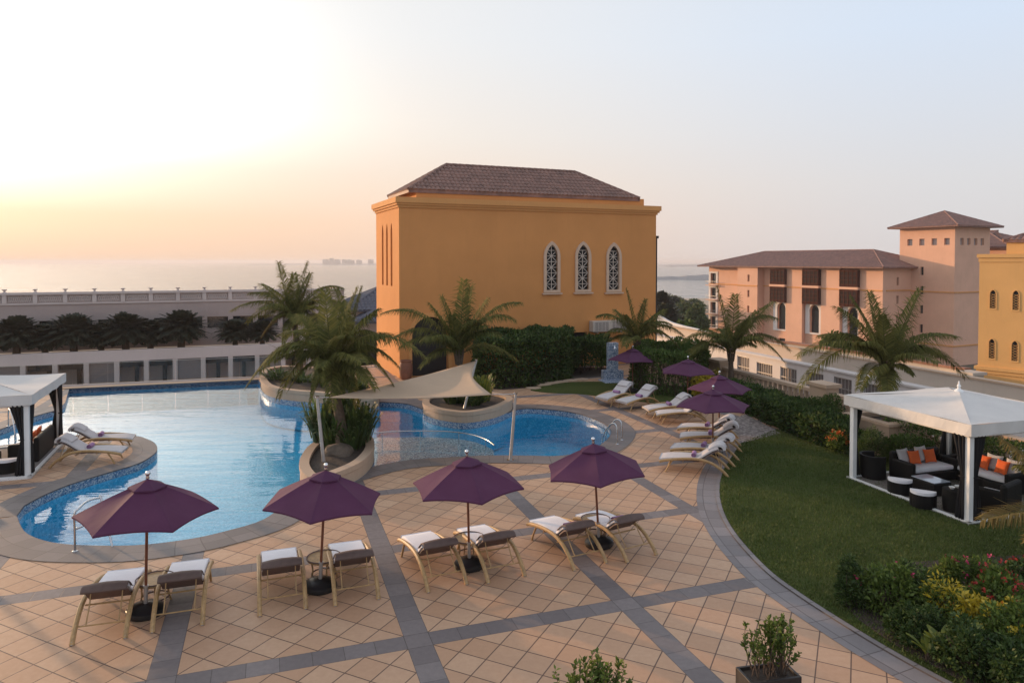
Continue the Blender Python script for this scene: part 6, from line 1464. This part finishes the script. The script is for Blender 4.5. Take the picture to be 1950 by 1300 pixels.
for x, lab in ((-.28, 'orange cushion left of the middle on the left sofa in the right cabana'), (.3, 'orange cushion at the right on the left sofa in the right cabana')): pillow(lab, s1, x, .08, .62, 'orange', -.1, .4)
for x, lab in ((-.75, 'white cushion at the left of the long sofa'), (.15, 'white cushion in the middle of the long sofa'), (.72, 'white cushion at the right end of the long sofa')): pillow(lab, s2, x, .2, .65, 'mattress_dim', .1, .46)
for x, lab in ((-.6, 'orange cushion at the left of the long sofa'), (-.05, 'orange cushion in the middle of the long sofa'), (.5, 'orange cushion at the right of the long sofa')): pillow(lab, s2, x, .06, .62, 'orange', -.08, .4)
def px_in(px, py, z=.4): return at(px, py, z)
def furn_at(name, px, py, z, face, label, catg, group=None): p = at(px, py, z); return empty(name, (p.x, p.y, .06), math.atan2(face.y, face.x) + math.pi / 2, label, catg, group)
t = furn_at('rattan_tub_chair', 1664, 886, .4, rw * .9 - ru * .3, 'black rattan tub chair at the left post of the right cabana', 'chair'); tub(t)
for px, py, lab in ((1714, 911, 'half moon rattan stool left of the table in the right cabana'), (1758, 934, 'half moon rattan stool nearer the camera in the right cabana')):
    half_stool(furn_at('rattan_stool', px, py, .45, Vector((.5, .85, 0)), lab, 'stool', 'half moon rattan stools'), .31)
t = furn_at('coffee_table', 1772, 912, .4, -rw, 'low black rattan coffee table with pale glass top', 'table'); MB().rbox((0, 0, .17), (.8, .62, .34), .03).build('base', M['rattan'], t); MB().rbox((0, 0, .352), (.74, .56, .018), .004).build('glass_top', M['tablet'], t)
t = furn_at('rattan_side_table', 1818, 935, .55, -rw, 'tall black rattan side table beside the near post of the right cabana', 'table'); MB().lathe([(.26, 0), (.28, .3), (.28, .55), (.24, .56), (0, .56)], 20, closed=False).build('body', M['rattan'], t, smooth='auto')
b_ = t.location
for i, (dx, dy, lab) in enumerate(((-.1, -.05, 'left small white bowl on the rattan side table'), (.1, .04, 'right small white bowl on the rattan side table'))):
    o = MB().lathe([(.03, 0), (.06, .03), (.075, .06), (.065, .06), (.03, .02)], 12, closed=False).build('bowl', M['white_metal'], None, smooth='auto'); o.location = (b_.x + dx, b_.y + dy, .625); tag(o, lab, 'bowl', 'white bowls on the side table')
t = furn('rattan_armchair', RP0, RPf, .55, 1.55, -rw * .3 + ru, 'black rattan armchair right of the near post of the right cabana', 'chair'); sofa(t, .95, .85)
# left cabana
t = furn('rattan_sofa', LP0, LPf, LL - 1.5, .55, lw_, 'black rattan sofa with its back to the two loungers in the left cabana', 'sofa'); sofa(t, 2.0)
for x, lab in ((-.4, 'orange cushion at the far end of the sofa in the left cabana'), (.25, 'orange cushion at the near end of the sofa in the left cabana')): pillow(lab, t, x, .08, .66, 'orange', .1, .42)
for i, (x, y, lab) in enumerate(((1.0, 1.75, 'rattan tub chair behind the near post of the left cabana'), (.55, 2.7, 'rattan tub chair cut by the left frame edge'), (2.6, 2.5, 'rattan tub chair at the back of the left cabana'))):
    t = furn('rattan_tub_chair', LP0, LPf, x, y, (lu - lw_ * .4) if i < 2 else -lu, lab, 'chair', 'rattan tub chairs in the left cabana'); tub(t)
t = furn('rattan_stool', LP0, LPf, .75, .75, lu, 'half moon rattan stool just inside the near post of the left cabana', 'stool', 'half moon rattan stools'); half_stool(t, .3)
t = furn('coffee_table', LP0, LPf, 1.9, 1.65, lu, 'low rattan table with pale top in the left cabana', 'table'); MB().rbox((0, 0, .17), (.75, .6, .34), .03).build('base', M['rattan'], t); MB().rbox((0, 0, .352), (.7, .55, .018), .004).build('glass_top', M['tablet'], t)

# ------------------------------------------------------------------ far planting: date palms before the long house, trees towards the beach
def datepalm(label, seed, scale, loc, group):
    rs = np.random.RandomState(seed); t = empty('date_palm', loc, 0, label, 'palm tree', group); V = []; c = np.array([0, 0, 2.05])
    MB().tube([(0, 0, -.2), (.05, 0, 1.0), (0, 0, 2.05)], [.34, .28, .3], 8).build('trunk', M['trunk'], t)
    for k in range(96):
        a = k * 2.4; e = -.95 + 2.4 * ((k + .5) / 96); L = 1.5 * (.85 + .2 * rs.rand()); d = np.array([math.cos(a) * math.cos(e), math.sin(a) * math.cos(e), math.sin(e)])
        v, rib = frond_verts(c, c + d * L * [1.75, 1.75, 1.1] - [0, 0, .1], .14, rs, 24, .07, .7, .35); V.append(v)
    V = np.vstack(V); np_mesh('crown', V, quads(len(V) // 4), M['palm_far'], t); return t
def dp_at(px, off): a = lx(px); return LA + LU * a + LN * off
dp = [(45, 3.0, 1.1, 'first big'), (150, 3.0, 1.12, 'second big'), (246, 3.0, 1.12, 'third big'), (347, 3.0, 1.15, 'fourth big'), (0, 2.8, .9, 'small leftmost'), (97, 2.8, .92, 'first small'), (200, 2.8, .9, 'second small'), (290, 2.8, .95, 'third small'), (447, 2.8, .9, 'fourth small'), (497, 2.8, .85, 'last small')]
d0 = None
for i, (px, off, s, w_) in enumerate(dp):
    p = dp_at(px, off); lab = 'dark date palm in the row before the grey house, %s one from the left' % w_
    if d0 is None: o = d0 = datepalm(lab, 5, 1, (p.x, p.y, -6.6), 'row of date palms before the grey house')
    else: o = copy_tree(d0); o['label'] = lab
    o.location = (p.x, p.y, -2.75); o.scale = (s, s, s * .97) if s > 1 else (s, s, s * .9); o.rotation_euler = (0, 0, i * 1.9)
def tree(name, label, px, py_top, Yd, wpx, seed, mat='tree', zb_=LOW_Z, n=5200, leaf=.55):
    top = ray_y(px, py_top, Yd); h = top.z - zb_; rx = wpx / 2 / FPX * Yd; rs = np.random.RandomState(seed); t = empty(name, (top.x, top.y, zb_), 0, label, 'tree'); ch = min(h * .85, rx * 2.2)
    cl = []
    for i in range(16):
        a = rs.rand() * 6.28; e = rs.rand(); q = math.sqrt(max(0, 1 - (2 * e - .9) ** 2)); l = .28 + .22 * rs.rand(); cl.append((rx * .68 * q * math.cos(a), rx * .68 * q * math.sin(a), h - ch + ch * (.12 + .76 * e), rx * l, rx * l, ch * l * .55))
    P, N = clump_points(cl, n, rs, .6); np_mesh('crown', leaf_quads(P, N, leaf, rs, .6), quads(len(P)), M[mat], t)
    m_ = MB().tube([(0, 0, 0), (.2, .1, h * .3), (0, 0, h - ch * .5)], [.35, .28, .15], 8)
    for i in range(7): c = cl[i]; m_.tube([(0.1, 0, h - ch * .8), (c[0] * .6, c[1] * .6, c[2] - .5), (c[0], c[1], c[2])], [.16, .09, .04], 6)
    m_.build('trunk', M['trunk'], t); return t
tree('round_tree', 'round dark tree just left of the pink hotel', 1328, 585, 130, 40, 71)
tree('scrub_tree', 'bushy tree beyond the right corner of the pavilion, lower left one', 1265, 592, 140, 60, 73)
tree('scrub_tree', 'bushy tree beyond the pavilion between the palms', 1298, 580, 165, 62, 75)
tree('scrub_tree', 'pale green low tree left of the round dark tree', 1302, 606, 120, 44, 77, 'box')
tree('scrub_tree', 'far tree mass near the beach right of the pavilion', 1272, 566, 230, 70, 79, n=4200, leaf=.8)
tree('scrub_tree', 'far tree touching the left end of the pink hotel', 1322, 574, 240, 60, 81, n=4200, leaf=.8)
tree('round_tree', 'bright round tree before the pink hotel wing', 1590, 640, 76, 62, 83, 'box', LOW_Z, 6000, .3)
tree('round_tree', 'second round tree before the hotel, right of the bright one', 1630, 652, 78, 50, 85, 'tree', LOW_Z, 5000, .3)
for i, (px, py, Yd) in enumerate(((1258, 552, 150), (1284, 562, 170), (1303, 570, 185), (1268, 575, 135))):
    tp = ray_y(px, py, Yd); sc_ = 1.9; o = copy_tree(d0); o.location = (tp.x, tp.y, tp.z - 7.2); o.scale = (sc_ * .8, sc_ * .8, sc_); o.rotation_euler = (0, 0, i * 1.3); o['group'] = 'palms beyond the pavilion'
    o['label'] = 'date palm above the trees right of the pavilion, %s' % ('touching the drain pipe', 'second from the pavilion', 'nearest the pink hotel', 'lowest one')[i]
